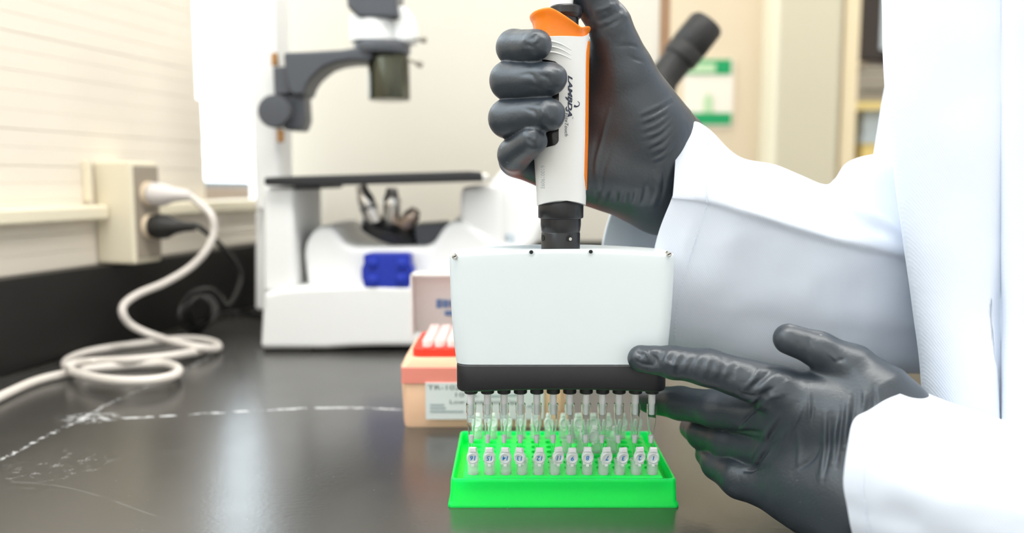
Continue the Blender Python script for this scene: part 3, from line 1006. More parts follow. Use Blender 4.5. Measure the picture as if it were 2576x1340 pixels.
# well block: plate pierced by 8 x 12 wells
NX, NYR = 12, 8
bx0 = RK_X - 5.5 * PITCH_W - 0.0046
bx1 = RK_X + 5.5 * PITCH_W + 0.0046
by0 = ROW0 - 0.0037
by1 = ROW0 + 7 * PITCH_W + 0.0052
mb = MB()
HR = 0.0031
for i in range(NX):
    for j in range(NYR):
        cx, cy = RK_X + (i - 5.5) * PITCH_W, ROW0 + j * PITCH_W
        xs0 = bx0 if i == 0 else cx - PITCH_W / 2
        xs1 = bx1 if i == NX - 1 else cx + PITCH_W / 2
        ys0 = by0 if j == 0 else cy - PITCH_W / 2
        ys1 = by1 if j == NYR - 1 else cy + PITCH_W / 2
        n = 16
        ring, outer = [], []
        for q in range(n):
            t = 2 * math.pi * q / n
            c_, s_ = math.cos(t), math.sin(t)
            ring.append((cx + HR * c_, cy + HR * s_))
            k = 1 / max(abs(c_), abs(s_))
            ux, uy = c_ * k, s_ * k
            outer.append((cx + (ux * (xs1 - cx) if ux > 0 else ux * (cx - xs0)), cy + (uy * (ys1 - cy) if uy > 0 else uy * (cy - ys0))))
        v = [(x, y, Z_TOP) for x, y in outer] + [(x, y, Z_TOP + 0.0002) for x, y in ring] + [(cx + (x - cx) * 0.8, cy + (y - cy) * 0.8, Z_TOP - 0.0042) for x, y in ring]
        f = []
        for q in range(n):
            w = (q + 1) % n
            f.append((q, w, n + w, n + q))
            f.append((n + q, n + w, 2 * n + w, 2 * n + q))
        f.append(tuple(2 * n + q for q in range(n)))
        mb.add(v, f)
# skirt of the block
mb.rings([box_ring(bx0, bx1, by0, by1, Z_TOP, 0.0004, 3), box_ring(bx0 - 0.0008, bx1 + 0.0008, by0 - 0.0008, by1 + 0.0008, Z_TOP - 0.0008, 0.0012, 3), box_ring(bx0 - 0.0010, bx1 + 0.0010, by0 - 0.0010, by1 + 0.0010, 0.003, 0.0014, 3)], cap=False)
mb.build('well_block', M['block_green'], rk, smooth=30)

# ================================================================ SAMPLE TUBES


def build_tube(label, group, cap_tilt=0.0, number=None, swing=0.0):
    """Tube with its flip cap standing open on the near side; origin at the top face of the rack."""
    t = thing('sample_tube', label, 'tube', (0, 0, 0), group)
    MB().lathe([(0.0006, -0.0085), (0.0016, -0.0080), (0.0026, -0.003), (0.00305, 0.0004), (0.00310, 0.0064), (0.00345, 0.0066), (0.00345, 0.0080), (0.0030, 0.0082), (0.0026, 0.0078), (0.0026, 0.0), (0.0012, -0.0070)],
               (0, 0, 0), (0, 0, 1), 24, cap=False).build('tube_body', M['tube_clear'], t, smooth=40)
    # cap outline in its own plane (x across, z up), hinge at z = 0
    hz = 0.0062
    out = [(-0.0025, 0.0), (-0.0027, 0.0018), (-0.00325, 0.0026), (-0.00335, 0.0042), (-0.0032, 0.0056), (-0.0027, 0.0068), (-0.0024, 0.0074), (-0.0023, 0.0092), (-0.0020, 0.0100), (0.0020, 0.0100), (0.0023, 0.0092), (0.0024, 0.0074), (0.0027, 0.0068), (0.0032, 0.0056), (0.00335, 0.0042), (0.00325, 0.0026), (0.0027, 0.0018), (0.0025, 0.0)]
    R = Matrix.Rotation(cap_tilt, 4, 'X') @ Matrix.Rotation(swing, 4, 'Y')
    base = Vector((0, -0.0042, hz))

    def W_(x, y, z):
        return base + R @ Vector((x, y, z))
    mb = MB()
    mb.prism([W_(x, -0.0006, z) for x, z in out], R @ Vector((0, 0.0012, 0)))
    cap = mb.build('cap', M['cap_clear'], t, bevel=0.0003)
    ctr = W_(0, -0.0006, 0.0041)
    axf = R @ Vector((0, -1, 0))
    MB().lathe([(0.0031, -0.0002), (0.0031, 0.0005), (0.0028, 0.0008), (0.0024, 0.0008), (0.0022, 0.0002)], ctr, axf, 28).build('cap_rim', M['cap_clear'], cap)
    MB().lathe([(0.0024, 0.0), (0.0024, 0.0022), (0.0021, 0.0026)], W_(0, 0.0006, 0.0041), -axf, 20).build('cap_plug', M['tube_clear'], cap)
    mb = MB()
    mb.prism([W_(x, -0.0016, z) for x, z in ((-0.0019, 0.0078), (0.0019, 0.0078), (0.0017, 0.0101), (-0.0017, 0.0101))], R @ Vector((0, 0.0012, 0)))
    mb.build('cap_tab', M['filter_white'], cap, bevel=0.0003)
    MB().obox(W_(0, 0.0002, -0.0002), R @ Vector((0.0008, 0, 0)), R @ Vector((0, 0.0012, 0)), R @ Vector((0, 0, 0.0007))).build('hinge', M['filter_white'], t, bevel=0.0002)
    if number:
        me = text_mesh(number, 0.0036, shear=0.15, offset=0.00006, align='CENTER')
        co = [v.co.copy() for v in me.vertices]
        x0_, x1_ = min(c.x for c in co), max(c.x for c in co)
        y0_, y1_ = min(c.y for c in co), max(c.y for c in co)
        for v in me.vertices:      # written for a reader on the far side: upside down from here
            v.co = W_(-(v.co.x - (x0_ + x1_) / 2), -0.0010, 0.0040 - (v.co.y - (y0_ + y1_) / 2))
        finish('handwritten_number', me, M['ink_blue'], cap, smooth=0)
    return t


def place_tube(t, x, y, rz=0.0, lean=0.0):
    t.location = (x, y, Z_TOP + 0.0006)
    t.rotation_euler = (lean, 0, rz)


numbers = ['16', '15', '14', '13', '12', '11', '9', '8', '7', '3', '2', '1']
words_ = ['sixteen', 'fifteen', 'fourteen', 'thirteen', 'twelve', 'eleven', 'nine', 'eight', 'seven', 'three', 'two', 'one']
capswing = [-2, 2, 3, 9, -3, -14, -4, 2, -8, -10, -9, 4]
cap_turn = [0, 0, -2, -10, 3, 14, 2, -2, 8, 7, 9, -3]
for i, nb in enumerate(numbers):
    t = build_tube('clear sample tube in the front row, its open cap numbered ' + words_[i], 'numbered tubes in the front row', math.radians(random.uniform(2, 9)), nb, 0)
    x = RK_X + (i - 5.5) * PITCH_W
    place_tube(t, x, ROW0, math.radians(cap_turn[i] * 1.6))
ordn = ['first', 'second', 'third', 'fourth', 'fifth', 'sixth', 'seventh', 'eighth', 'ninth', 'tenth', 'eleventh', 'twelfth']
proto = build_tube('x', 'tubes in the back row', math.radians(-16), None)
# blue scrawl on the back row caps
for i in range(12):
    t = proto if i == 0 else copy_tree(proto)
    t['label'] = 'clear sample tube standing %s from the left in the back row' % ordn[i]
    place_tube(t, RK_X + (i - 5.5) * PITCH_W, ROW0 + 7 * PITCH_W, math.radians(random.uniform(-10, 10)))
mid = [(6, 4, 1.3, 'behind the tube numbered nine'), (7, 4, 0.5, 'behind the tube numbered eight'), (8, 4, -0.6, 'behind the tube numbered seven'), (9, 4, 1.0, 'behind the tube numbered three')]
for (i, j, rz, lab) in mid:
    t = copy_tree(proto)
    t['label'] = 'clear sample tube in the middle of the rack, ' + lab
    t['group'] = 'loose tubes in the middle of the rack'
    place_tube(t, RK_X + (i - 5.5) * PITCH_W, ROW0 + j * PITCH_W, rz)
# ================================================================ TWELVE-CHANNEL PIPETTE
PX, PY = 0.0261, 0.437
pp = thing('multichannel_pipette', 'white and orange twelve channel pipette held over the green rack', 'pipette', (PX, PY, 0.03))


def zc_(py, Y=PY):
    return P(1413, py, Y).z


HF, HB = 0.4185, 0.4555                      # front and back of the housing
HM = (HF + HB) / 2
hz0 = P(1413, 917, HF).z                      # bottom of the white housing
hzt = P(1413, 628, HF).z                      # top centre
hzc = P(1140, 640, HF).z                      # top corners


def half_w(z):
    """Half width of the housing by height."""
    t = (z - hz0) / (hzc - hz0)
    t = min(1, max(0, t))
    wb, wt = S(268, HF) / 0.982, S(287, HF) / 0.995
    return wb + (wt - wb) * (1 - (1 - t) ** 2.3)


def round_rect(hw, y0, y1, z_of, r, n=6):
    pts = []
    for (sx, sy, a0) in ((1, -1, -90), (1, 1, 0), (-1, 1, 90), (-1, -1, 180)):
        cx = PX + sx * (hw - r)
        cy = (y0 + r) if sy < 0 else (y1 - r)
        for i in range(n + 1):
            t = math.radians(a0 + 90 * i / n)
            pts.append((cx + r * math.cos(t), cy + r * math.sin(t)))
    # subdivide long front and back edges so that the arched top reads
    out = []
    m = len(pts)
    for i in range(m):
        a, b = pts[i], pts[(i + 1) % m]
        k = 22 if abs(a[0] - b[0]) > 0.03 else 1
        for q in range(k):
            x = a[0] + (b[0] - a[0]) * q / k
            y = a[1] + (b[1] - a[1]) * q / k
            out.append(Vector((x, y, z_of(x))))
    return out


def arch(x):
    return (1 - abs((x - PX) / 0.0585) ** 2.0)


rings = []
for z in np.linspace(hz0, hzc - 0.002, 14):
    rings.append(round_rect(half_w(z), HF, HB, lambda x, z=z: z + max(0, (z - hz0) / (hzc - hz0)) ** 3 * (hzt - hzc) * arch(x), 0.008))
for (dz, din) in ((-0.0008, 0.0001), (-0.0003, 0.0004), (0.0, 0.0010), (0.0001, 0.004)):
    rings.append(round_rect(half_w(hzc) - din, HF + din, HB - din, lambda x, dz=dz: hzc + dz + (hzt - hzc) * arch(x), 0.008 - min(0.006, din)))
MB().rings(rings).build('housing', M['pip_white'], pp, smooth=50)
# screws and screw sockets on the face of the housing
for (x, y) in ((1143.5, 645), (1683.5, 639)):
    c = P(x, y, HF)
    c.y = HF + (0.0026 if True else 0)
    s = MB().lathe([(0.0014, -0.001), (0.0014, 0.0022), (0.0011, 0.0026), (0.0003, 0.0026)], c, (0, -1, 0), 20).build('screw', M['steel'], pp)
    MB().obox(c + Vector((0, -0.0027, 0)), (0.0008, 0, 0.0004), (0, 0.0001, 0), (-0.0001, 0, 0.0002)).build('screw_slot', M['hole'], s)
for (x, y) in ((1336.5, 634), (1486, 633)):
    c = P(x, y, HF)
    s = MB().lathe([(0.0015, 0.0), (0.0015, 0.0003), (0.0011, 0.0004), (0.0009, 0.0001)], c, (0, -1, 0), 20).build('screw_socket', M['pip_white'], pp)
    MB().lathe([(0.0009, 0.0001), (0.0009, 0.00042), (0.0002, 0.00043)], c, (0, -1, 0), 18).build('socket_hole', M['hole'], s)

# black lower module with slightly bowed lower edge
mz1 = hz0 - 0.0002
mz0 = P(1413, 992, HF - 0.002).z
mw = S(266, HF) / 0.98
MF, MBK = HF - 0.0012, HB + 0.001


def bow(x):
    return 0.0017 * (1 - ((x - PX) / mw) ** 2)


rings = []
for (z, d) in ((mz0, 0.0030), (mz0 + 0.0004, 0.0014), (mz0 + 0.0012, 0.0004), (mz0 + 0.0024, 0.0), (mz1 - 0.0008, 0.0), (mz1 - 0.0002, 0.0003), (mz1, 0.0008)):
    rings.append(round_rect(mw - d, MF + d, MBK - d, lambda x, z=z: z + (bow(x) if z < mz0 + 0.003 else 0), 0.0075 - d * 0.6))
MB().rings(rings).build('lower_module', M['pip_black'], pp, smooth=50)

# nozzles and tips
TZ = [zc_(y) for y in (990, 1014, 1036, 1066, 1076, 1094, 1113, 1128)]
noz = tipo = None
for i in range(12):
    x = PX + 0.0010 + (i - 5.5) * PITCH_W
    col = MB().lathe([(0.0034, 0.0), (0.0037, 0.0004), (0.0037, 0.0050), (0.0034, 0.0080)], (x, PY, mz0 - 0.0046), (0, 0, 1), 24)
    cl = col.build('nozzle_collar', M['pip_black'], pp)
    if noz is None:
        noz = MB().lathe([(0.0014, TZ[2] - 0.0012), (0.0016, TZ[2] - 0.0008), (0.0017, TZ[1]), (0.0019, TZ[1] + 0.0004), (0.0020, mz0 + 0.002)], (x, PY, 0), (0, 0, 1), 24).build('nozzle', M['nozzle_white'], pp)
        tipo = MB().lathe([(0.0027, TZ[1]), (0.0028, TZ[1] - 0.0004), (0.0028, TZ[2]), (0.0025, TZ[2] - 0.0005), (0.0023, TZ[3]), (0.0018, TZ[4]), (0.0016, TZ[5]), (0.0012, TZ[6]), (0.0008, TZ[7] - 0.004), (0.0004, TZ[7] - 0.004), (0.0010, TZ[6]), (0.0013, TZ[5]), (0.0015, TZ[4]), (0.0020, TZ[3]), (0.0022, TZ[2]), (0.0024, TZ[1])], (x, PY, 0), (0, 0, 1), 24, cap=False).build('pipette_tip', M['tip_clear'], pp)
        fil = MB().lathe([(0.0010, TZ[6]), (0.0012, TZ[6] + 0.0003), (0.0014, TZ[5])], (x, PY, 0), (0, 0, 1), 20).build('filter', M['filter_white'], tipo)
        x_first = x
    else:
        n2 = noz.copy(); COL.objects.link(n2); n2.location.x = x - x_first
        t2 = tipo.copy(); COL.objects.link(t2); t2.location.x = x - x_first
        f2 = fil.copy(); COL.objects.link(f2); f2.parent = t2

# black shaft collar
zA, zB = zc_(503), zc_(546)
zH = hzt - 0.001
MB().lathe([(0.0105, zB - 0.0008), (0.0118, zB - 0.0004), (0.0121, zB), (0.0121, zA - 0.001), (0.0116, zA), (0.0100, zA + 0.001), (0.0100, zA + 0.004)], (PX, PY, 0), (0, 0, 1), 64).build('shaft_ring', M['collar_black'], pp, smooth=40)
zg = zc_(583)
MB().lathe([(0.0104, zH - 0.003), (0.0104, zg - 0.0006), (0.0101, zg), (0.0104, zg + 0.0006), (0.0108, zB - 0.004), (0.0108, zB)], (PX, PY, 0), (0, 0, 1), 64).build('shaft_collar', M['collar_black'], pp, smooth=40)
zs = zc_(600, 0.427)
for (ang) in (-68, -158):
    dv = Vector((math.cos(math.radians(ang)), math.sin(math.radians(ang)), 0))
    c = Vector((PX, PY, zs)) + dv * 0.0103
    h = MB().lathe([(0.0017, 0.0), (0.0017, 0.0003), (0.0004, 0.0003)], c, dv, 20).build('grub_hole', M['hole'], pp)
    MB().lathe([(0.0009, 0.0002), (0.0009, 0.0005), (0.0003, 0.0006)], c + Vector((0.0005, 0, -0.0002)), dv, 16).build('grub_screw', M['steel'], h)

# handle
HZ0, HZ1 = zc_(508, 0.4225), zc_(93, 0.4225)
NEXP = 2.5


def h_r(z):
    t = (z - HZ0) / (HZ1 - HZ0)
    rx = 0.01285 + 0.0016 * min(1, t * 2.5) + 0.0003 * max(0, (t - 0.85) / 0.15)
    if t < 0.05:
        rx += 0.0002
    return rx, 0.0150 + 0.0012 * t


def h_cx(z):
    return PX + 0.0002 - 0.0009 * min(1, 2.5 * max(0, (z - HZ0) / (HZ1 - HZ0)))


def h_pt(phi, z, off=0.0):
    rx, ry = h_r(z)
    c, s = math.cos(phi), math.sin(phi)
    k = (abs(c) ** NEXP + abs(s) ** NEXP) ** (-1 / NEXP)
    return Vector((h_cx(z) + (rx + off) * c * k, PY + (ry + off) * s * k, z))


def h_front(x, z, off=0.0):
    """Front surface point of the handle at world x, height z."""
    rx, ry = h_r(z)
    q = min(0.999, abs((x - h_cx(z)) / rx))
    return Vector((x, PY - (ry + off) * (1 - q ** NEXP) ** (1 / NEXP), z))


SEG = 72
rings = []
lift = lambda phi: 0.0030 * max(0, math.sin(phi) * -1) ** 2 + 0.003 * max(0, math.sin(phi)) ** 2
for k, t in enumerate(np.linspace(0, 1, 40)):
    ring = []
    for j in range(SEG):
        phi = 2 * math.pi * j / SEG
        z = HZ0 - 0.0022 + (lift(phi)) * (1 - t) + t * (HZ1 - HZ0 + 0.0022)
        # the upper edge rises to a point at the right
        z += 0.0042 * max(0, math.cos(phi)) ** 6 * t ** 6
        ring.append(h_pt(phi, z))
    if k == 0:
        rings.append([p + (Vector((PX, PY, p.z)) - p) * 0.06 for p in ring])
    rings.append(ring)
rings.append([p + (Vector((PX, PY, p.z)) - p) * 0.05 + Vector((0, 0, 0.0004)) for p in rings[-1]])
handle = MB().rings(rings).build('handle', M['pip_warm'], pp, smooth=60)


def h_patch(name, m, parent, rows, cols, fn, off, thick=0.0006):
    """Shell lying on the handle: fn(u, v) gives (phi, z) for u, v in 0..1."""
    a = [[h_pt(*fn(u / (rows - 1), v / (cols - 1)), off) for v in range(cols)] for u in range(rows)]
    mb = MB()
    v = [p for r in a for p in r]
    b = [[h_pt(*fn(u / (rows - 1), v_ / (cols - 1)), -0.0008) for v_ in range(cols)] for u in range(rows)]
    v += [p for r in b for p in r]
    n = rows * cols
    f = []
    for i in range(rows - 1):
        for j in range(cols - 1):
            q = (i * cols + j, i * cols + j + 1, (i + 1) * cols + j + 1, (i + 1) * cols + j)
            f.append(q)
            f.append(tuple(n + t for t in reversed(q)))
    edge = [(0, j) for j in range(cols)] + [(i, cols - 1) for i in range(1, rows)] + [(rows - 1, j) for j in range(cols - 2, -1, -1)] + [(i, 0) for i in range(rows - 2, 0, -1)]
    ids = [i * cols + j for i, j in edge]
    for q in range(len(ids)):
        w = (q + 1) % len(ids)
        f.append((ids[q], n + ids[q], n + ids[w], ids[w]))
    return mb.add(v, f).build(name, m, parent, smooth=50)


zo0, zo1 = zc_(478, 0.43), zc_(104, 0.43)


def strip_fn(u, v):
    t = u
    z = zo0 + (zo1 - zo0) * t
    taper = min(1.0, (t / 0.10)) ** 0.6
    top = 1.0 - 0.35 * max(0, (t - 0.93) / 0.07)
    f0 = math.radians(-18 - 17 * taper * top)
    f1 = math.radians(40)
    return f0 + (f1 - f0) * v, z


h_patch('side_strip', M['orange'], handle, 40, 12, strip_fn, 0.0005)
zt0, zt1 = zc_(371, 0.4225), zc_(150, 0.4225)


def trig_fn(u, v):
    z = zt0 + (zt1 - zt0) * u
    cut = 1 - min(1, u / 0.09)
    cut2 = 1 - min(1, (1 - u) / 0.09)
    e = (1 - math.sqrt(max(0, 1 - cut * cut))) + (1 - math.sqrt(max(0, 1 - cut2 * cut2)))
    f1 = math.radians(-96 - 26 * e)
    f0 = math.radians(-200)
    return f0 + (f1 - f0) * v, z


h_patch('ejector_lever', M['trigger_black'], handle, 40, 16, trig_fn, 0.0010)
# three grooves below the rim
for (y0, y1) in ((104, 127), (117, 140), (131, 150)):
    path, rad = [], []
    for q in range(15):
        t = q / 14
        x = PX + (-0.0085 + 0.0125 * t)
        z = zc_(y0, 0.422) + (zc_(y1, 0.422) - zc_(y0, 0.422)) * t ** 1.9
        path.append(h_front(x, z, 0.0) + Vector((0, 0.00008, 0)))
        rad.append(0.00055 * (1 - t) ** 0.7 + 0.0001)
    MB().tube(path, rad, 10).build('groove_ridge', M['pip_warm'], handle, smooth=180)


def handle_text(body, px, py, len_px, h_px, direction, m, name, shear=0.0, offset=0.0):
    me = text_mesh(body, 1.0, shear, offset, res=4)
    co = np.array([v.co[:] for v in me.vertices])
    Yt = 0.4222
    fw = 1.012
    sx = S(len_px, Yt) / fw / (co[:, 0].max() - co[:, 0].min())
    sy = S(h_px, Yt) / fw / (co[:, 1].max() - co[:, 1].min())
    p = P(px, py, Yt)
    for v in me.vertices:
        a = (v.co.x - co[:, 0].min()) * sx
        b = (v.co.y - co[:, 1].min()) * sy
        if direction < 0:                 # reads downwards, tops to the right
            x, z = p.x + b, p.z - a
        else:                             # reads upwards, tops to the left
            x, z = p.x - b, p.z + a
        v.co = h_front(x, z, 0.00012)
    return finish(name, me, m, handle, smooth=0)


handle_text('LAMBDA', 1428.5, 190, 102, 11.5, -1, M['ink_navy'], 'brand_lettering', shear=0.3, offset=0.045)
handle_text('EliteTouch', 1420.5, 284, 58, 9.0, -1, M['ink_navy'], 'model_lettering', shear=0.25)
handle_text('TM', 1439, 293, 6, 3, -1, M['ink_navy'], 'trademark_lettering')
handle_text('E60610019', 1370.5, 474, 58, 9.5, 1, M['ink_pale'], 'serial_lettering')


def handle_ribbon(pts, name, m=M['ink_navy']):
    """Thin printed mark from (px, py, half width px) stations."""
    mb = MB()
    L_, R_ = [], []
    for i, (x, y, w_) in enumerate(pts):
        a = pts[max(0, i - 1)]
        b = pts[min(len(pts) - 1, i + 1)]
        t = Vector((b[0] - a[0], b[1] - a[1], 0)).normalized()
        n = Vector((-t.y, t.x, 0)) * w_
        for (lst, sg_) in ((L_, 1), (R_, -1)):
            q = P(x + n.x * sg_, y + n.y * sg_, 0.4222)
            lst.append(h_front(q.x, q.z, 0.00013))
    n = len(pts)
    mb.add(L_ + R_, [(i, i + 1, n + i + 1, n + i) for i in range(n - 1)])
    return mb.build(name, m, handle, smooth=0)


handle_ribbon([(1422, 244, 1.0), (1426, 248, 2.4), (1430, 253, 1.6)], 'emblem_mark')
handle_ribbon([(1444, 266, 3.2), (1450, 268, 2.2), (1455, 266.5, 1.5), (1458, 263, 1.1), (1458, 258, 0.9), (1455, 255, 0.7), (1453, 254, 0.4)], 'emblem_hook')
handle_ribbon([(1426, 268, 0.8), (1423.5, 273, 1.9), (1425, 278, 1.8), (1428, 281, 0.7)], 'emblem_mark')

# orange finger hook / collar at the top of the handle
oc = []
OC = Vector((PX, PY, 0))
zrim = HZ1
SEG2 = 72


def o_top(phi):
    """Height of the orange rim: high at the left, dipping right of centre, small horn at the right."""
    c = math.cos(phi)
    x = c
    hi = zc_(26, 0.428)
    lo = zc_(72, 0.425)
    t = (x + 1) / 2
    base = hi + (lo - hi) * (max(0, (t - 0.30)) / 0.50) ** 1.15 if t > 0.30 else hi - 0.0012 * ((0.30 - t) / 0.30) ** 2
    if t > 0.80:
        base = lo + 0.0018 * math.sin((t - 0.80) / 0.20 * math.pi * 0.62)
    return base


rings = []
for (k, w) in ((0.0, 0.965), (0.25, 0.955), (0.5, 0.955), (0.68, 0.975), (0.80, 1.01), (0.88, 1.06), (0.94, 1.09), (0.98, 1.095), (1.0, 1.08), (1.0, 1.03), (0.95, 0.98), (0.6, 0.86), (0.2, 0.80)):
    ring = []
    for j in range(SEG2):
        phi = 2 * math.pi * j / SEG2
        top = o_top(phi)
        z0 = zrim - 0.003
        z = z0 + (top - z0) * k
        p = h_pt(phi, HZ1, 0)
        flare = 1 + (w - 1) * (1.0 if w < 1 else (0.6 + 0.4 * max(0, -math.cos(phi))))
        ring.append(Vector((PX + (p.x - PX) * flare, PY + (p.y - PY) * flare, z)))
    rings.append(ring)
MB().rings(rings, cap=False).build('finger_hook', M['orange'], pp, smooth=60)
# dark inner sleeve, faceted setting ring, plunger
z_r0, z_r1 = zc_(42), zc_(17)
kx = PX + S(9, PY)
MB().lathe([(0.0078, zc_(92)), (0.0078, z_r0 - 0.002), (0.0074, z_r0)], (PX + S(4, PY), PY, 0), (0, 0, 1), 48).build('setting_sleeve', M['collar_black'], pp)
MB().lathe([(0.0075, z_r0 - 0.001), (0.0082, z_r0), (0.0086, z_r0 + 0.001), (0.0086, z_r1 - 0.0008), (0.0080, z_r1), (0.0050, z_r1 + 0.0001)], (kx, PY, 0), (0, 0, 1), 20).build('setting_ring', M['collar_black'], pp, smooth=20)
MB().lathe([(0.0058, z_r1 - 0.001), (0.0058, zc_(6)), (0.0062, zc_(-8)), (0.0066, zc_(-20)), (0.0060, zc_(-23)), (0.0025, zc_(-24))], (PX, PY, 0), (0, 0, 1), 40).build('plunger_button', M['nozzle_white'], pp)
# ================================================================ THE PERSON: GLOVED HANDS AND WHITE COAT
def seg_d(G, a, b, ra, rb):
    """Distance to a tapered capsule."""
    ab = (b - a).astype(np.float32)
    L2 = float(ab @ ab)
    t = ((G[0] - a[0]) * ab[0] + (G[1] - a[1]) * ab[1] + (G[2] - a[2]) * ab[2]) / L2
    np.clip(t, 0, 1, out=t)
    d = (G[0] - a[0] - t * ab[0]) ** 2
    d += (G[1] - a[1] - t * ab[1]) ** 2
    d += (G[2] - a[2] - t * ab[2]) ** 2
    np.sqrt(d, out=d)
    d -= ra + (rb - ra) * t
    return d


def smin(a, b, k):
    h = np.maximum(k - np.abs(a - b), 0) / k
    return np.minimum(a, b) - h * h * (k * 0.25)


def surface_nets(d, org, h):
    nx, ny, nz = d.shape
    ins = d < 0
    cnt = np.zeros((nx - 1, ny - 1, nz - 1), np.int8)
    offs = [(i, j, k) for i in (0, 1) for j in (0, 1) for k in (0, 1)]
    for (i, j, k) in offs:
        cnt += ins[i:nx - 1 + i, j:ny - 1 + j, k:nz - 1 + k]
    act = (cnt > 0) & (cnt < 8)
    cells = np.argwhere(act)
    idx = -np.ones(act.shape, np.int64)
    idx[act] = np.arange(len(cells))
    cv = {o: d[cells[:, 0] + o[0], cells[:, 1] + o[1], cells[:, 2] + o[2]] for o in offs}
    pos = np.zeros((len(cells), 3))
    num = np.zeros(len(cells))
    for o in offs:
        for ax in range(3):
            if o[ax] == 0:
                o2 = tuple(1 if q == ax else o[q] for q in range(3))
                a, b = cv[o], cv[o2]
                cr = (a < 0) != (b < 0)
                t = np.where(cr, a / np.where(cr, a - b, 1), 0)
                p = np.tile(np.array(o, float), (len(cells), 1))
                p[:, ax] = t
                pos += p * cr[:, None]
                num += cr
    pos /= num[:, None]
    V = (cells + pos) * h + np.array(org)
    quads = []
    for ax in range(3):
        sl0 = [slice(1, -1)] * 3
        sl0[ax] = slice(0, -1)
        sl1 = list(sl0)
        sl1[ax] = slice(1, None)
        a, b = ins[tuple(sl0)], ins[tuple(sl1)]
        e = np.argwhere(a != b)
        base = e.copy()
        for q in range(3):
            if q != ax:
                base[:, q] += 1
        flip = a[tuple(e.T)]
        u, v = [(1, 2), (2, 0), (0, 1)][ax]
        c = []
        for (du, dv) in ((-1, -1), (0, -1), (0, 0), (-1, 0)):
            q = base.copy()
            q[:, u] += du
            q[:, v] += dv
            c.append(idx[q[:, 0], q[:, 1], q[:, 2]])
        c = np.stack(c, 1)
        c[~flip] = c[~flip][:, ::-1]
        quads.append(c)
    return V, np.concatenate(quads)


def px_of(V):
    """Photograph pixels of world points (for laying out creases)."""
    x, y, z = V[:, 0], V[:, 1], V[:, 2] - CAM_H
    fwd = y * CS - z * SN
    dn = -z * CS - y * SN
    return np.stack([IMG_W / 2 + F_PX * x / fwd, IMG_H / 2 + F_PX * dn / fwd], 1), fwd


def stroke_disp(V, N, creases):
    """Displacement of ridges (+) and furrows (-) that follow 3D polylines lying on the surface."""
    disp = np.zeros(len(V))
    if not creases:
        return disp
    pix, dep = px_of(V)
    view = V - np.array([0, 0, CAM_H])
    view /= np.linalg.norm(view, axis=1)[:, None]
    fi = np.where((N * view).sum(1) < -0.05)[0]

    def pick(px, py):
        d2 = ((pix[fi] - (px, py)) ** 2).sum(1)
        c = fi[d2 < d2.min() + 40]
        return V[c[np.argmin(dep[c])]]
    for (poly, width, amp) in creases:
        pts3 = np.array([pick(*q) for q in poly])
        if len(poly) > 2:
            pts3 = crom(pts3, 4)
        m = len(pts3) - 1
        lo_, hi_ = pts3.min(0) - width * 3, pts3.max(0) + width * 3
        near = np.where(((V > lo_) & (V < hi_)).all(1))[0]
        Vn = V[near]
        bb = np.full(len(near), 9.0)
        tn = np.zeros(len(near))
        for i in range(m):
            a, b = pts3[i], pts3[i + 1]
            ab = b - a
            t = np.clip(((Vn - a) @ ab) / (ab @ ab + 1e-12), 0, 1)
            dd = np.linalg.norm(Vn - a - t[:, None] * ab, axis=1)
            u = dd < bb
            bb[u] = dd[u]
            tn[u] = (i + t[u]) / m
        fade = np.sin(np.pi * np.clip(tn, 0.04, 0.96)) ** 0.7
        disp[near] += amp * np.exp(-(bb / width) ** 2) * fade
    return disp


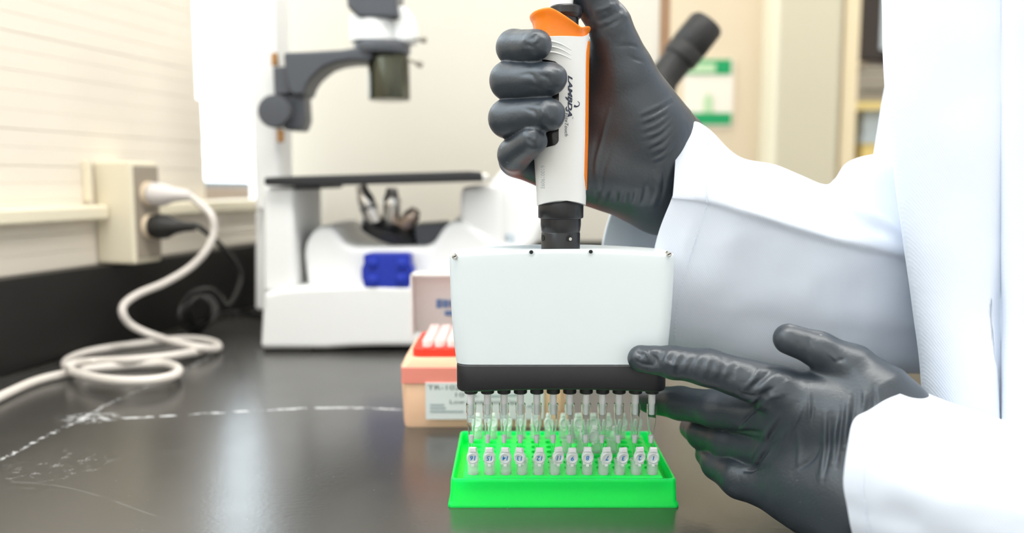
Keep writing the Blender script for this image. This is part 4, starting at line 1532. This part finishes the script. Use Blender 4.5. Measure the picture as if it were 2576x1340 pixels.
def glove(name, palm, fingers, kp, kf, parent, h=0.0008, creases=(), rough=(), label=None):
    prims = list(palm) + [q for f in fingers for q in f]
    pts = np.array([np.array(p[i]) for p in prims for i in (0, 1)])
    rmax = max(max(p[2], p[3]) for p in prims)
    lo, hi = pts.min(0) - rmax - 0.004, pts.max(0) + rmax + 0.004
    n = np.ceil((hi - lo) / h).astype(int) + 1
    G = np.meshgrid(*[np.float32(lo[i]) + np.arange(n[i], dtype=np.float32) * np.float32(h) for i in range(3)], indexing='ij', sparse=True)
    dp = None
    for (a, b, ra, rb) in palm:
        q = seg_d(G, np.array(a), np.array(b), ra, rb)
        dp = q if dp is None else smin(dp, q, kp)
    tot = dp.copy()
    for f in fingers:
        df = None
        for (a, b, ra, rb) in f:
            q = seg_d(G, np.array(a), np.array(b), ra, rb)
            df = q if df is None else smin(df, q, 0.003)
        tot = np.minimum(tot, smin(dp, df, kf))
    V, Q = surface_nets(tot, lo, h)
    # light smoothing
    E = np.concatenate([Q[:, [0, 1]], Q[:, [1, 2]], Q[:, [2, 3]], Q[:, [3, 0]]])
    deg = np.bincount(E.ravel(), minlength=len(V)).astype(float)

    def smooth(A, it, lam=0.5):
        for _ in range(it):
            acc = np.zeros_like(A)
            np.add.at(acc, E[:, 0], A[E[:, 1]])
            np.add.at(acc, E[:, 1], A[E[:, 0]])
            A = A + lam * (acc / deg[:, None] - A)
        return A
    V = smooth(V, 4)

    def normals(V):
        fn = np.cross(V[Q[:, 2]] - V[Q[:, 0]], V[Q[:, 3]] - V[Q[:, 1]])
        N = np.zeros_like(V)
        for i in range(4):
            np.add.at(N, Q[:, i], fn)
        return N / (np.linalg.norm(N, axis=1)[:, None] + 1e-12)
    N = normals(V)
    disp = stroke_disp(V, N, creases)
    for (px, py, Yc, rad, amp, freq) in rough:      # crumpled latex patches
        c = np.array(P(px, py, Yc))
        w = np.exp(-(np.linalg.norm(V - c, axis=1) / rad) ** 2)
        s = np.where(w > 0.03)[0]
        for i in s:
            p = Vector(V[i]) * freq
            nv = mnoise.turbulence(p, 2, False) - 0.45 + 0.35 * mnoise.noise(p * 0.5)
            disp[i] += amp * nv * w[i]
    # gentle overall unevenness of a loose glove
    for i in range(len(V)):
        disp[i] += 0.00022 * mnoise.noise(Vector(V[i]) * 95.0)
    V = V + N * disp[:, None]
    me = bpy.data.meshes.new(name)
    me.from_pydata(V.tolist(), [], Q.tolist())
    me.update()
    o = finish(name, me, M['glove'], parent, smooth=180)
    return o


def A3(px, py, Y):
    return np.array(P(px, py, Y))


person = thing('person', 'person in white lab coat and black gloves working the pipette', 'person', (0.62, 0.28, FLOOR_Z))

# ---- right hand, gripping the handle
def chain(pts, rs):
    return [(pts[i], pts[i + 1], rs[i], rs[i + 1]) for i in range(len(pts) - 1)]


rw1, rw2 = A3(1672, 374, 0.480), A3(1668, 488, 0.484)
r_ind = [A3(1465, 160, 0.470), A3(1300, 126, 0.4560), A3(1293, 120, 0.4300), A3(1350, 113, 0.4135)]
r_mid = [A3(1450, 235, 0.472), A3(1288, 208, 0.4570), A3(1281, 203, 0.4290), A3(1384, 198, 0.4115)]
r_rin = [A3(1440, 325, 0.472), A3(1286, 303, 0.4570), A3(1277, 298, 0.4290), A3(1380, 288, 0.4115)]
r_pin = [A3(1425, 446, 0.470), A3(1298, 402, 0.4560), A3(1294, 389, 0.4310), A3(1343, 352, 0.4135)]
rf = [chain(r_ind, (0.0105, 0.0092, 0.0088, 0.0078)), chain(r_mid, (0.0110, 0.0100, 0.0097, 0.0086)),
      chain(r_rin, (0.0110, 0.0100, 0.0096, 0.0086)), chain(r_pin, (0.0115, 0.0090, 0.0084, 0.0074))]
thumb_r = [A3(1640, 330, 0.466), A3(1572, 190, 0.458), A3(1534, 62, 0.449), A3(1440, -78, 0.440)]
rf.append(chain(thumb_r, (0.0225, 0.0165, 0.0112, 0.0100)))
rp = [(A3(1465, 160, 0.470), rw1, 0.0125, 0.0190), (A3(1450, 235, 0.472), rw1, 0.0125, 0.0190), (A3(1440, 325, 0.472), rw2, 0.0125, 0.0185),
      (A3(1425, 440, 0.470), rw2, 0.0125, 0.0185), (rw1, A3(1752, 425, 0.487), 0.0190, 0.0150), (rw2, A3(1750, 500, 0.488), 0.0185, 0.0160),
      (A3(1530, 300, 0.468), A3(1640, 380, 0.474), 0.0150, 0.0190), (A3(1500, 190, 0.468), A3(1600, 300, 0.466), 0.0110, 0.0190),
      (A3(1480, 420, 0.468), A3(1600, 440, 0.470), 0.0145, 0.0185)]
cre_r = []
# wrinkles at the base of the thumb by the cuff
for i in range(7):
    y = 258 + i * 20
    cre_r.append(([(1604 + i * 6, y + 34), (1650 + i * 4, y + 16), (1694, y - 14)], 0.0011, 0.00075))
    cre_r.append(([(1610 + i * 6, y + 42), (1655 + i * 4, y + 25), (1696, y - 4)], 0.0009, -0.0006))
cre_r += [([(1490, 60), (1530, 48), (1566, 24)], 0.0012, -0.0008), ([(1500, 78), (1540, 66), (1576, 46)], 0.0010, -0.0006), ([(1490, 36), (1530, 22), (1556, 6)], 0.0012, 0.0007),
          ([(1560, 120), (1590, 116), (1612, 118)], 0.0010, -0.0006), ([(1585, 140), (1606, 150), (1624, 152)], 0.0010, -0.0005),
          ([(1500, 480), (1498, 420), (1512, 340), (1530, 280)], 0.0011, 0.0006), ([(1510, 495), (1512, 440), (1530, 380)], 0.0010, -0.0005),
          ([(1620, 470), (1622, 500), (1606, 525)], 0.0014, -0.0009), ([(1650, 440), (1660, 480), (1640, 530)], 0.0014, 0.0009), ([(1672, 430), (1674, 470), (1660, 520)], 0.0011, -0.0008)]
for i in range(9):
    x = 1496 + i * 12
    cre_r.append(([(x, 516), (x + 4, 500), (x + 6, 484)], 0.0009, 0.0006 if i % 2 else -0.0006))
# fingertip folds
cre_r += [([(1322, 96), (1338, 88), (1352, 80)], 0.0007, -0.00046), ([(1310, 112), (1330, 118), (1345, 126)], 0.0010, -0.00052), ([(1338, 112), (1352, 104), (1362, 98)], 0.0011, 0.00059), ([(1340, 120), (1355, 112), (1366, 104)], 0.0008, -0.00052),
          ([(1300, 186), (1330, 190), (1345, 210)], 0.0012, -0.00059), ([(1350, 175), (1380, 182), (1402, 196)], 0.0012, 0.00052), ([(1352, 190), (1378, 202), (1392, 222)], 0.0010, -0.00052), ([(1320, 218), (1350, 226), (1375, 236)], 0.0010, -0.00039),
          ([(1310, 268), (1338, 282), (1345, 306)], 0.0011, -0.00052), ([(1352, 262), (1362, 284), (1360, 308)], 0.0010, 0.00052), ([(1374, 262), (1388, 280), (1392, 300)], 0.0010, -0.00052), ([(1300, 312), (1330, 318), (1350, 314)], 0.0009, -0.00033),
          ([(1320, 352), (1334, 360), (1346, 372)], 0.0011, -0.00052), ([(1346, 338), (1352, 350), (1350, 364)], 0.0008, 0.00059), ([(1358, 334), (1362, 348), (1358, 368)], 0.0008, -0.00052)]
rough_r = [(1348, 112, 0.411, 0.010, 0.0006, 130), (1385, 200, 0.409, 0.012, 0.0006, 120), (1380, 288, 0.409, 0.011, 0.0006, 120), (1345, 350, 0.411, 0.009, 0.0006, 130), (1525, 40, 0.44, 0.012, 0.0009, 150), (1680, 350, 0.465, 0.016, 0.0009, 120)]
tag(glove('glove', rp, rf, 0.016, 0.007, person, creases=cre_r, rough=rough_r), label='black glove gripping the pipette handle, thumb up')

# ---- left hand, steadying the lower module
li = [A3(1945, 975, 0.3915), A3(1780, 924, 0.4000), A3(1692, 911, 0.4050), A3(1613, 901, 0.4098)]
lm = [A3(1942, 1048, 0.400), A3(1800, 1028, 0.4240), A3(1712, 1014, 0.4440), A3(1634, 1004, 0.4620)]
lr = [A3(1945, 1132, 0.402), A3(1836, 1112, 0.4260), A3(1768, 1090, 0.4460), A3(1740, 1076, 0.4640)]
lp = [A3(1962, 1222, 0.398), A3(1862, 1200, 0.4120), A3(1804, 1168, 0.4280), A3(1776, 1144, 0.4440)]
lt = [A3(2198, 984, 0.378), A3(2145, 926, 0.384), A3(2062, 880, 0.388), A3(1984, 852, 0.391)]
lfing = [chain(li, (0.0112, 0.0092, 0.0081, 0.0072)), chain(lm, (0.0118, 0.0098, 0.0090, 0.0080)), chain(lr, (0.0122, 0.0104, 0.0088, 0.0070)),
         chain(lp, (0.0145, 0.0108, 0.0080, 0.0060)), chain(lt, (0.0165, 0.0112, 0.0086, 0.0075))]
lw1, lw2, lw3 = A3(2210, 1096, 0.378), A3(2215, 1184, 0.371), A3(2176, 1262, 0.369)
lpalm = [(A3(1978, 990, 0.3925), lw1, 0.0130, 0.0195), (A3(1978, 1056, 0.398), lw1, 0.0130, 0.0195), (A3(1980, 1132, 0.400), lw2, 0.0130, 0.0195), (A3(1986, 1226, 0.396), lw3, 0.0145, 0.0195),
         (lw1, A3(2310, 1155, 0.378), 0.0195, 0.015), (lw2, A3(2300, 1215, 0.371), 0.0195, 0.016), (lw3, A3(2270, 1290, 0.366), 0.0195, 0.016), (A3(2140, 1010, 0.386), A3(2225, 1040, 0.379), 0.0145, 0.018),
         (A3(2060, 1244, 0.386), A3(2130, 1266, 0.374), 0.0190, 0.0200)]
cre_l = []
# folds fanning from the gaps between the fingers over the back of the hand
for (x0, y0, x1, y1, x2, y2, w_, a_) in (
        (1866, 985, 1890, 950, 1916, 920, 0.0010, 0.0009), (1870, 996, 1905, 955, 1945, 925, 0.0010, -0.0009), (1880, 1005, 1915, 965, 1960, 930, 0.0011, 0.0009), (1862, 1060, 1900, 1000, 1965, 940, 0.0011, 0.0010),
        (1872, 1060, 1915, 1000, 1985, 945, 0.0009, -0.0009), (1862, 1085, 1920, 1025, 1980, 950, 0.0011, 0.0009), (1885, 1150, 1930, 1080, 1985, 1000, 0.0011, 0.0009), (1893, 1160, 1945, 1085, 2000, 1010, 0.0010, -0.0008),
        (1886, 1175, 1910, 1130, 1930, 1090, 0.0009, 0.0009), (1930, 1165, 1965, 1100, 2010, 1030, 0.0011, 0.0007), (1965, 1130, 1995, 1070, 2020, 1010, 0.0010, 0.0006),
        (2030, 960, 2033, 1010, 2030, 1060, 0.0010, 0.0008), (2038, 965, 2041, 1015, 2038, 1065, 0.0008, -0.0006),
        (2075, 1035, 2070, 1110, 2058, 1200, 0.0013, 0.0010), (2084, 1035, 2080, 1110, 2068, 1205, 0.0011, -0.0009), (2108, 1030, 2098, 1090, 2090, 1160, 0.0012, 0.0010), (2118, 1020, 2108, 1090, 2098, 1170, 0.0010, -0.0008),
        (2135, 985, 2128, 1050, 2118, 1120, 0.0012, 0.0009), (2146, 985, 2140, 1050, 2130, 1110, 0.0010, -0.0007), (2172, 975, 2170, 1010, 2165, 1040, 0.0012, 0.0008), (2195, 965, 2196, 1000, 2194, 1030, 0.0011, -0.0007),
        (2000, 1080, 2006, 1130, 2000, 1180, 0.0012, 0.0006), (1990, 1180, 2040, 1150, 2060, 1100, 0.0012, -0.0006)):
    cre_l.append(([(x0, y0), (x1, y1), (x2, y2)], w_, a_))
cre_l += [([(1858, 992), (1880, 1000), (1905, 996), (1930, 980)], 0.0011, -0.0016), ([(1846, 1088), (1866, 1060), (1890, 1030), (1925, 1000)], 0.0010, -0.0015), ([(1858, 1090), (1885, 1050), (1925, 1012), (1965, 990)], 0.0010, 0.0009),
          ([(1840, 1090), (1870, 1092), (1905, 1086)], 0.0012, -0.0016), ([(1868, 1180), (1892, 1178), (1915, 1150), (1940, 1115)], 0.0011, -0.0016), ([(1884, 1190), (1906, 1172), (1930, 1140)], 0.0010, 0.0008)]
# rings round the index finger
for i, x in enumerate(range(1652, 1850, 13)):
    y = 903 + (x - 1652) * 0.16
    cre_l.append(([(x + 16, y - 26), (x + 2, y + 4), (x - 6, y + 36)], 0.0010 + 0.0002 * (i % 3), (0.0006 if i % 2 else -0.0005) * (1.0 - 0.03 * i)))
cre_l += [([(1598, 880), (1606, 892), (1604, 912)], 0.0009, -0.0009), ([(1612, 872), (1626, 886), (1628, 908)], 0.0009, 0.0009), ([(1590, 905), (1615, 918), (1645, 922)], 0.0010, -0.0008), ([(1630, 880), (1644, 898), (1640, 925)], 0.0009, -0.0009),
          ([(1666, 905), (1684, 915), (1700, 912)], 0.0010, 0.0008)]
# thumb
cre_l += [([(2000, 850), (2004, 868), (2000, 884)], 0.0008, -0.0005), ([(2030, 840), (2032, 870), (2030, 905)], 0.0009, -0.0006), ([(2096, 910), (2106, 905), (2120, 900)], 0.0010, -0.0010), ([(2080, 880), (2098, 896), (2112, 912)], 0.0009, 0.0006),
          ]
rough_l = [(1610, 902, 0.403, 0.011, 0.0008, 130), (1665, 912, 0.400, 0.012, 0.0006, 130), (1830, 945, 0.390, 0.012, 0.0006, 140), (2090, 905, 0.362, 0.010, 0.0006, 140), (1880, 1180, 0.39, 0.010, 0.0006, 160)]
lg_ = tag(glove('glove', lpalm, lfing, 0.016, 0.004, person, creases=cre_l, rough=rough_l), label='black glove steadying the black module with its index finger')

# ---- coat: sleeves, body panels


def cloth(name, rings_px, parent, per_u=10, per_v=8, closed=True, folds=0.0012, fscale=22.0, thick=0.0012, seed=0.0, label=None, creases=()):
    """Sheet through control rings of (px, py, depth); closed rings make a sleeve."""
    C = np.array([[P(*q) for q in r] for r in rings_px])
    U = crom(C, per_u)                                    # along
    W_ = np.array([crom(r, per_v, closed) for r in U])    # around
    nu, nv = W_.shape[:2]
    V = W_.reshape(-1, 3)
    f = []
    for i in range(nu - 1):
        for j in range(nv if closed else nv - 1):
            k = (j + 1) % nv
            f.append((i * nv + j, (i + 1) * nv + j, (i + 1) * nv + k, i * nv + k))
    me = bpy.data.meshes.new(name)
    me.from_pydata(V.tolist(), [], f)
    me.update()
    bm = bmesh.new()
    bm.from_mesh(me)
    bmesh.ops.recalc_face_normals(bm, faces=bm.faces)
    bm.normal_update()
    NV = np.array([v.normal[:] for v in bm.verts])
    VV = np.array([v.co[:] for v in bm.verts])
    vw = VV - np.array([0, 0, CAM_H])
    if ((NV * vw).sum(1) > 0).mean() > 0.5 and not closed:
        NV = -NV
    sdp = stroke_disp(VV, NV, creases)
    for v in bm.verts:
        p = v.co
        n = mnoise.noise(Vector((p.x * fscale, p.y * fscale * 0.7, p.z * fscale * 1.3 + p.x * 14 + seed)))
        n += 0.5 * mnoise.noise(Vector((p.x * fscale * 2.3, p.y * fscale * 2, p.z * fscale * 2.6 + seed)))
        v.co = p + v.normal * n * folds + Vector(NV[v.index]) * sdp[v.index]
    bm.to_mesh(me)
    bm.free()
    o = finish(name, me, M['coat'], parent, smooth=180)
    sd = o.modifiers.new('cloth_thickness', 'SOLIDIFY')
    sd.thickness = thick
    sd.offset = -1
    if label:
        o['label'] = label
    return o, W_


CR_SL = [([(2112, 512), (2190, 540), (2280, 592)], 0.0035, 0.0030), ([(2120, 532), (2190, 566), (2235, 592)], 0.0030, -0.0035), ([(2110, 480), (2180, 500), (2270, 560)], 0.004, -0.0012),
         ([(1850, 560), (1815, 650), (1790, 760)], 0.008, 0.0016), ([(1930, 590), (1900, 700), (1890, 840)], 0.009, -0.0016), ([(2060, 640), (2020, 760), (2000, 880)], 0.010, 0.0016), ([(2180, 660), (2150, 780), (2140, 900)], 0.009, -0.0014),
         ([(1740, 540), (1712, 620), (1700, 700)], 0.004, 0.0008), ([(1800, 400), (1900, 450), (2000, 490)], 0.006, -0.0009)]
CL_SL = [([(2225, 1096), (2330, 1118), (2450, 1165), (2580, 1240)], 0.006, -0.0028), ([(2190, 1060), (2300, 1080), (2420, 1110)], 0.006, 0.0010), ([(2200, 1180), (2330, 1230), (2480, 1310)], 0.008, 0.0014), ([(2210, 1280), (2330, 1330)], 0.007, -0.0012)]
R_SLEEVE = [
    [(1705, 288, .462), (1699, 400, .450), (1692, 492, .4465), (1686, 508, .4490), (1652, 600, .452), (1618, 760, .456), (1592, 905, .476), (1500, 860, .520), (1516, 605, .530), (1585, 420, .520)],
    [(1740, 302, .462), (1736, 402, .448), (1734, 494, .4440), (1730, 514, .4470), (1694, 610, .450), (1655, 760, .454), (1636, 908, .476), (1570, 860, .526), (1575, 612, .536), (1640, 424, .526)],
    [(1785, 330, .464), (1778, 412, .4465), (1777, 497, .4420), (1775, 526, .4460), (1742, 622, .4485), (1704, 764, .453), (1690, 912, .476), (1640, 860, .532), (1640, 620, .542), (1700, 430, .532)],
    [(1862, 399, .468), (1866, 462, .4500), (1880, 526, .4410), (1877, 562, .4455), (1862, 650, .4490), (1842, 790, .455), (1840, 925, .478), (1830, 860, .542), (1830, 650, .552), (1850, 470, .540)],
    [(1962, 421, .470), (1966, 490, .4510), (1974, 556, .4405), (1971, 592, .4455), (1968, 680, .4500), (1965, 800, .458), (1970, 932, .480), (1970, 860, .550), (1970, 680, .560), (1970, 500, .548)],
    [(2066, 463, .475), (2072, 522, .4560), (2084, 588, .4420), (2080, 622, .4470), (2085, 700, .4520), (2090, 820, .460), (2100, 937, .485), (2090, 860, .556), (2085, 690, .566), (2075, 540, .552)],
    [(2098, 452, .480), (2104, 516, .4580), (2116, 594, .4425), (2112, 630, .4475), (2118, 706, .4530), (2124, 824, .461), (2134, 938, .486), (2124, 860, .558), (2118, 690, .568), (2108, 540, .554)],
    [(2128, 414, .484), (2138, 500, .4580), (2152, 598, .4430), (2148, 637, .4480), (2152, 712, .4540), (2156, 826, .462), (2164, 940, .488), (2154, 860, .560), (2148, 690, .570), (2138, 530, .556)],
    [(2180, 394, .488), (2190, 490, .4610), (2200, 606, .4445), (2198, 648, .4500), (2200, 720, .4560), (2204, 830, .464), (2214, 942, .490), (2204, 860, .564), (2198, 690, .574), (2188, 520, .560)],
    [(2250, 387, .494), (2268, 490, .4680), (2290, 624, .4520), (2290, 668, .4570), (2292, 740, .4620), (2300, 836, .470), (2318, 942, .496), (2300, 860, .570), (2296, 690, .580), (2270, 520, .566)],
    [(2380, 400, .510), (2400, 500, .4850), (2420, 640, .4740), (2420, 690, .4780), (2420, 760, .4820), (2430, 850, .490), (2440, 950, .510), (2430, 860, .580), (2420, 690, .590), (2400, 520, .580)],
]
for r_ in R_SLEEVE:
    t_, n_, f_ = r_[0], r_[1], r_[-1]
    r_.insert(1, (t_[0] + .22 * (n_[0] - t_[0]), t_[1] + .22 * (n_[1] - t_[1]), t_[2] + .55 * (n_[2] - t_[2])))
    r_.append((t_[0] + .15 * (f_[0] - t_[0]), t_[1] + .12 * (f_[1] - t_[1]), t_[2] + .25 * (f_[2] - t_[2])))
slR, WR = cloth('sleeve', R_SLEEVE, person, per_u=16, per_v=14, creases=CR_SL, folds=0.0011, seed=3.1, label='white coat sleeve behind the pipette, its cuff open at the gripping hand')
L_SLEEVE = [
    [(2322, 986, 0.3860), (2250, 995, 0.3560), (2185, 1032, 0.3400), (2148, 1058, 0.3325), (2134, 1120, 0.3285), (2122, 1210, 0.3270), (2130, 1270, 0.3270), (2146, 1350, 0.3290), (2180, 1440, 0.3420), (2290, 1440, 0.3890), (2350, 1260, 0.4160), (2360, 1090, 0.4090)],
    [(2345, 993, 0.3810), (2285, 1008, 0.3560), (2225, 1044, 0.3370), (2184, 1076, 0.3285), (2166, 1134, 0.3245), (2156, 1216, 0.3230), (2164, 1280, 0.3230), (2180, 1362, 0.3250), (2214, 1450, 0.3390), (2320, 1450, 0.3870), (2380, 1266, 0.4150), (2390, 1095, 0.4060)],
    [(2400, 1014, 0.3750), (2340, 1030, 0.3510), (2285, 1066, 0.3320), (2248, 1102, 0.3230), (2228, 1156, 0.3190), (2218, 1230, 0.3175), (2224, 1296, 0.3175), (2240, 1380, 0.3195), (2270, 1464, 0.3340), (2370, 1464, 0.3830), (2430, 1276, 0.4110), (2440, 1106, 0.4010)],
    [(2490, 1046, 0.3640), (2436, 1066, 0.3410), (2390, 1100, 0.3220), (2356, 1140, 0.3120), (2338, 1192, 0.3080), (2330, 1262, 0.3060), (2334, 1330, 0.3060), (2350, 1410, 0.3090), (2380, 1490, 0.3250), (2470, 1490, 0.3740), (2520, 1300, 0.4040), (2530, 1130, 0.3920)],
    [(2600, 1080, 0.3520), (2560, 1104, 0.3280), (2520, 1140, 0.3090), (2490, 1184, 0.2990), (2476, 1234, 0.2950), (2470, 1300, 0.2940), (2474, 1370, 0.2940), (2490, 1450, 0.2970), (2520, 1530, 0.3140), (2600, 1530, 0.3640), (2640, 1340, 0.3960), (2650, 1160, 0.3820)],
    [(2860, 1160, 0.3350), (2830, 1190, 0.3100), (2790, 1230, 0.2900), (2770, 1270, 0.2800), (2760, 1310, 0.2760), (2756, 1380, 0.2750), (2760, 1450, 0.2750), (2770, 1540, 0.2780), (2800, 1620, 0.2960), (2860, 1620, 0.3500), (2900, 1420, 0.3840), (2910, 1240, 0.3680)],
]
slL, WL = cloth('sleeve', L_SLEEVE, person, per_u=16, per_v=12, creases=CL_SL, folds=0.0012, seed=8.3, fscale=16, label='white coat sleeve in front, its cuff over the steadying hand')

# near front panel of the coat body, hanging beside the arm
edge = [(2190, -900), (2204, -520), (2216, -140), (2224, 0), (2228, 120), (2236, 240), (2250, 390), (2268, 545), (2288, 690), (2306, 800), (2317, 900), (2323, 990), (2330, 1100), (2340, 1250), (2395, 1420), (2440, 1700), (2470, 2050)]
panel = []
for (x, y) in edge:
    k = max(0, min(1, (y - 300) / 500))
    panel.append([(x + 70, y, .500), (x + 16, y, .452), (x, y, .4330), (x + 24, y, .4200), (x + 90, y, .4105), (x + 180, y, .4060), (2496, y, .4035 + 0.0030 * k), (2520, y, .4035 + 0.0065 * k), (2545, y, .3990), (2640, y, .3960), (2800, y, .3980), (3100, y, .4040), (3450, y, .4200), (3700, y, .4500)])
cloth('coat_front', panel, person, per_u=8, per_v=7, closed=False, folds=0.0009, fscale=14, seed=1.7, label='white front panel of the lab coat')
# second front panel, seen as a strip behind the first
edge2 = [(2275, -700), (2262, -300), (2246, 60), (2238, 150), (2229, 200), (2217, 260), (2207, 320), (2199, 370), (2193, 420), (2188, 520), (2186, 700)]
panel2 = [[(x + 60, y, .560), (x + 12, y, .535), (x, y, .522), (x + 20, y, .512), (x + 90, y, .505)] for (x, y) in edge2]
cloth('coat_front', panel2, person, per_u=6, per_v=6, closed=False, folds=0.0006, fscale=14, seed=5.1, label='white far front panel of the lab coat')
# coat body behind and below, down to the floor
bodyr = []
for (z, sx, sy) in ((0.62, 0.10, 0.06), (0.58, 0.15, 0.09), (0.45, 0.17, 0.11), (0.20, 0.17, 0.12), (-0.03, 0.17, 0.12), (-0.35, 0.19, 0.14), (-0.62, 0.21, 0.16)):
    bodyr.append([Vector((0.56 + sx * math.cos(2 * math.pi * q / 40), 0.40 + sy * math.sin(2 * math.pi * q / 40), z)) for q in range(40)])

MB().rings(bodyr).build('coat_body', M['coat'], person, smooth=60)
for yy in (0.32, 0.48):
    MB().lathe([(0.075, 0.0), (0.068, 0.12), (0.060, 0.32)], (0.58, yy, FLOOR_Z), (0, 0, 1), 24).build('trouser_leg', M['ink_navy'], person)


def stitches(name, W_, u, j0, j1, parent, lift=0.0005, ln=0.0016, gap=0.0011):
    """Short thread dashes along ring u of a sleeve."""
    path = [Vector(W_[u][j % W_.shape[1]]) for j in range(j0, j1)]
    ctr = sum((Vector(q) for q in W_[u]), Vector()) / W_.shape[1]
    mb = MB()
    acc = 0.0
    for a, b in zip(path[:-1], path[1:]):
        L_ = (b - a).length
        t = 0.0
        d = (b - a) / L_
        while t < L_:
            if (acc % (ln + gap)) < 0.0003:
                p = a + d * t
                nrm = (p - ctr)
                nrm = (nrm - d * nrm.dot(d)).normalized()
                q = p + nrm * lift
                mb.obox(q + d * ln / 2, d * ln / 2, nrm * 0.00022, d.cross(nrm) * 0.00022)
            t += 0.0003
            acc += 0.0003
    return tag(mb.build(name, M['coat'], parent, smooth=0), kind='stuff')


stitches('stitching', WR, 32, 0, 92, slR)
stitches('stitching', WL, 21, 12, 96, slL)
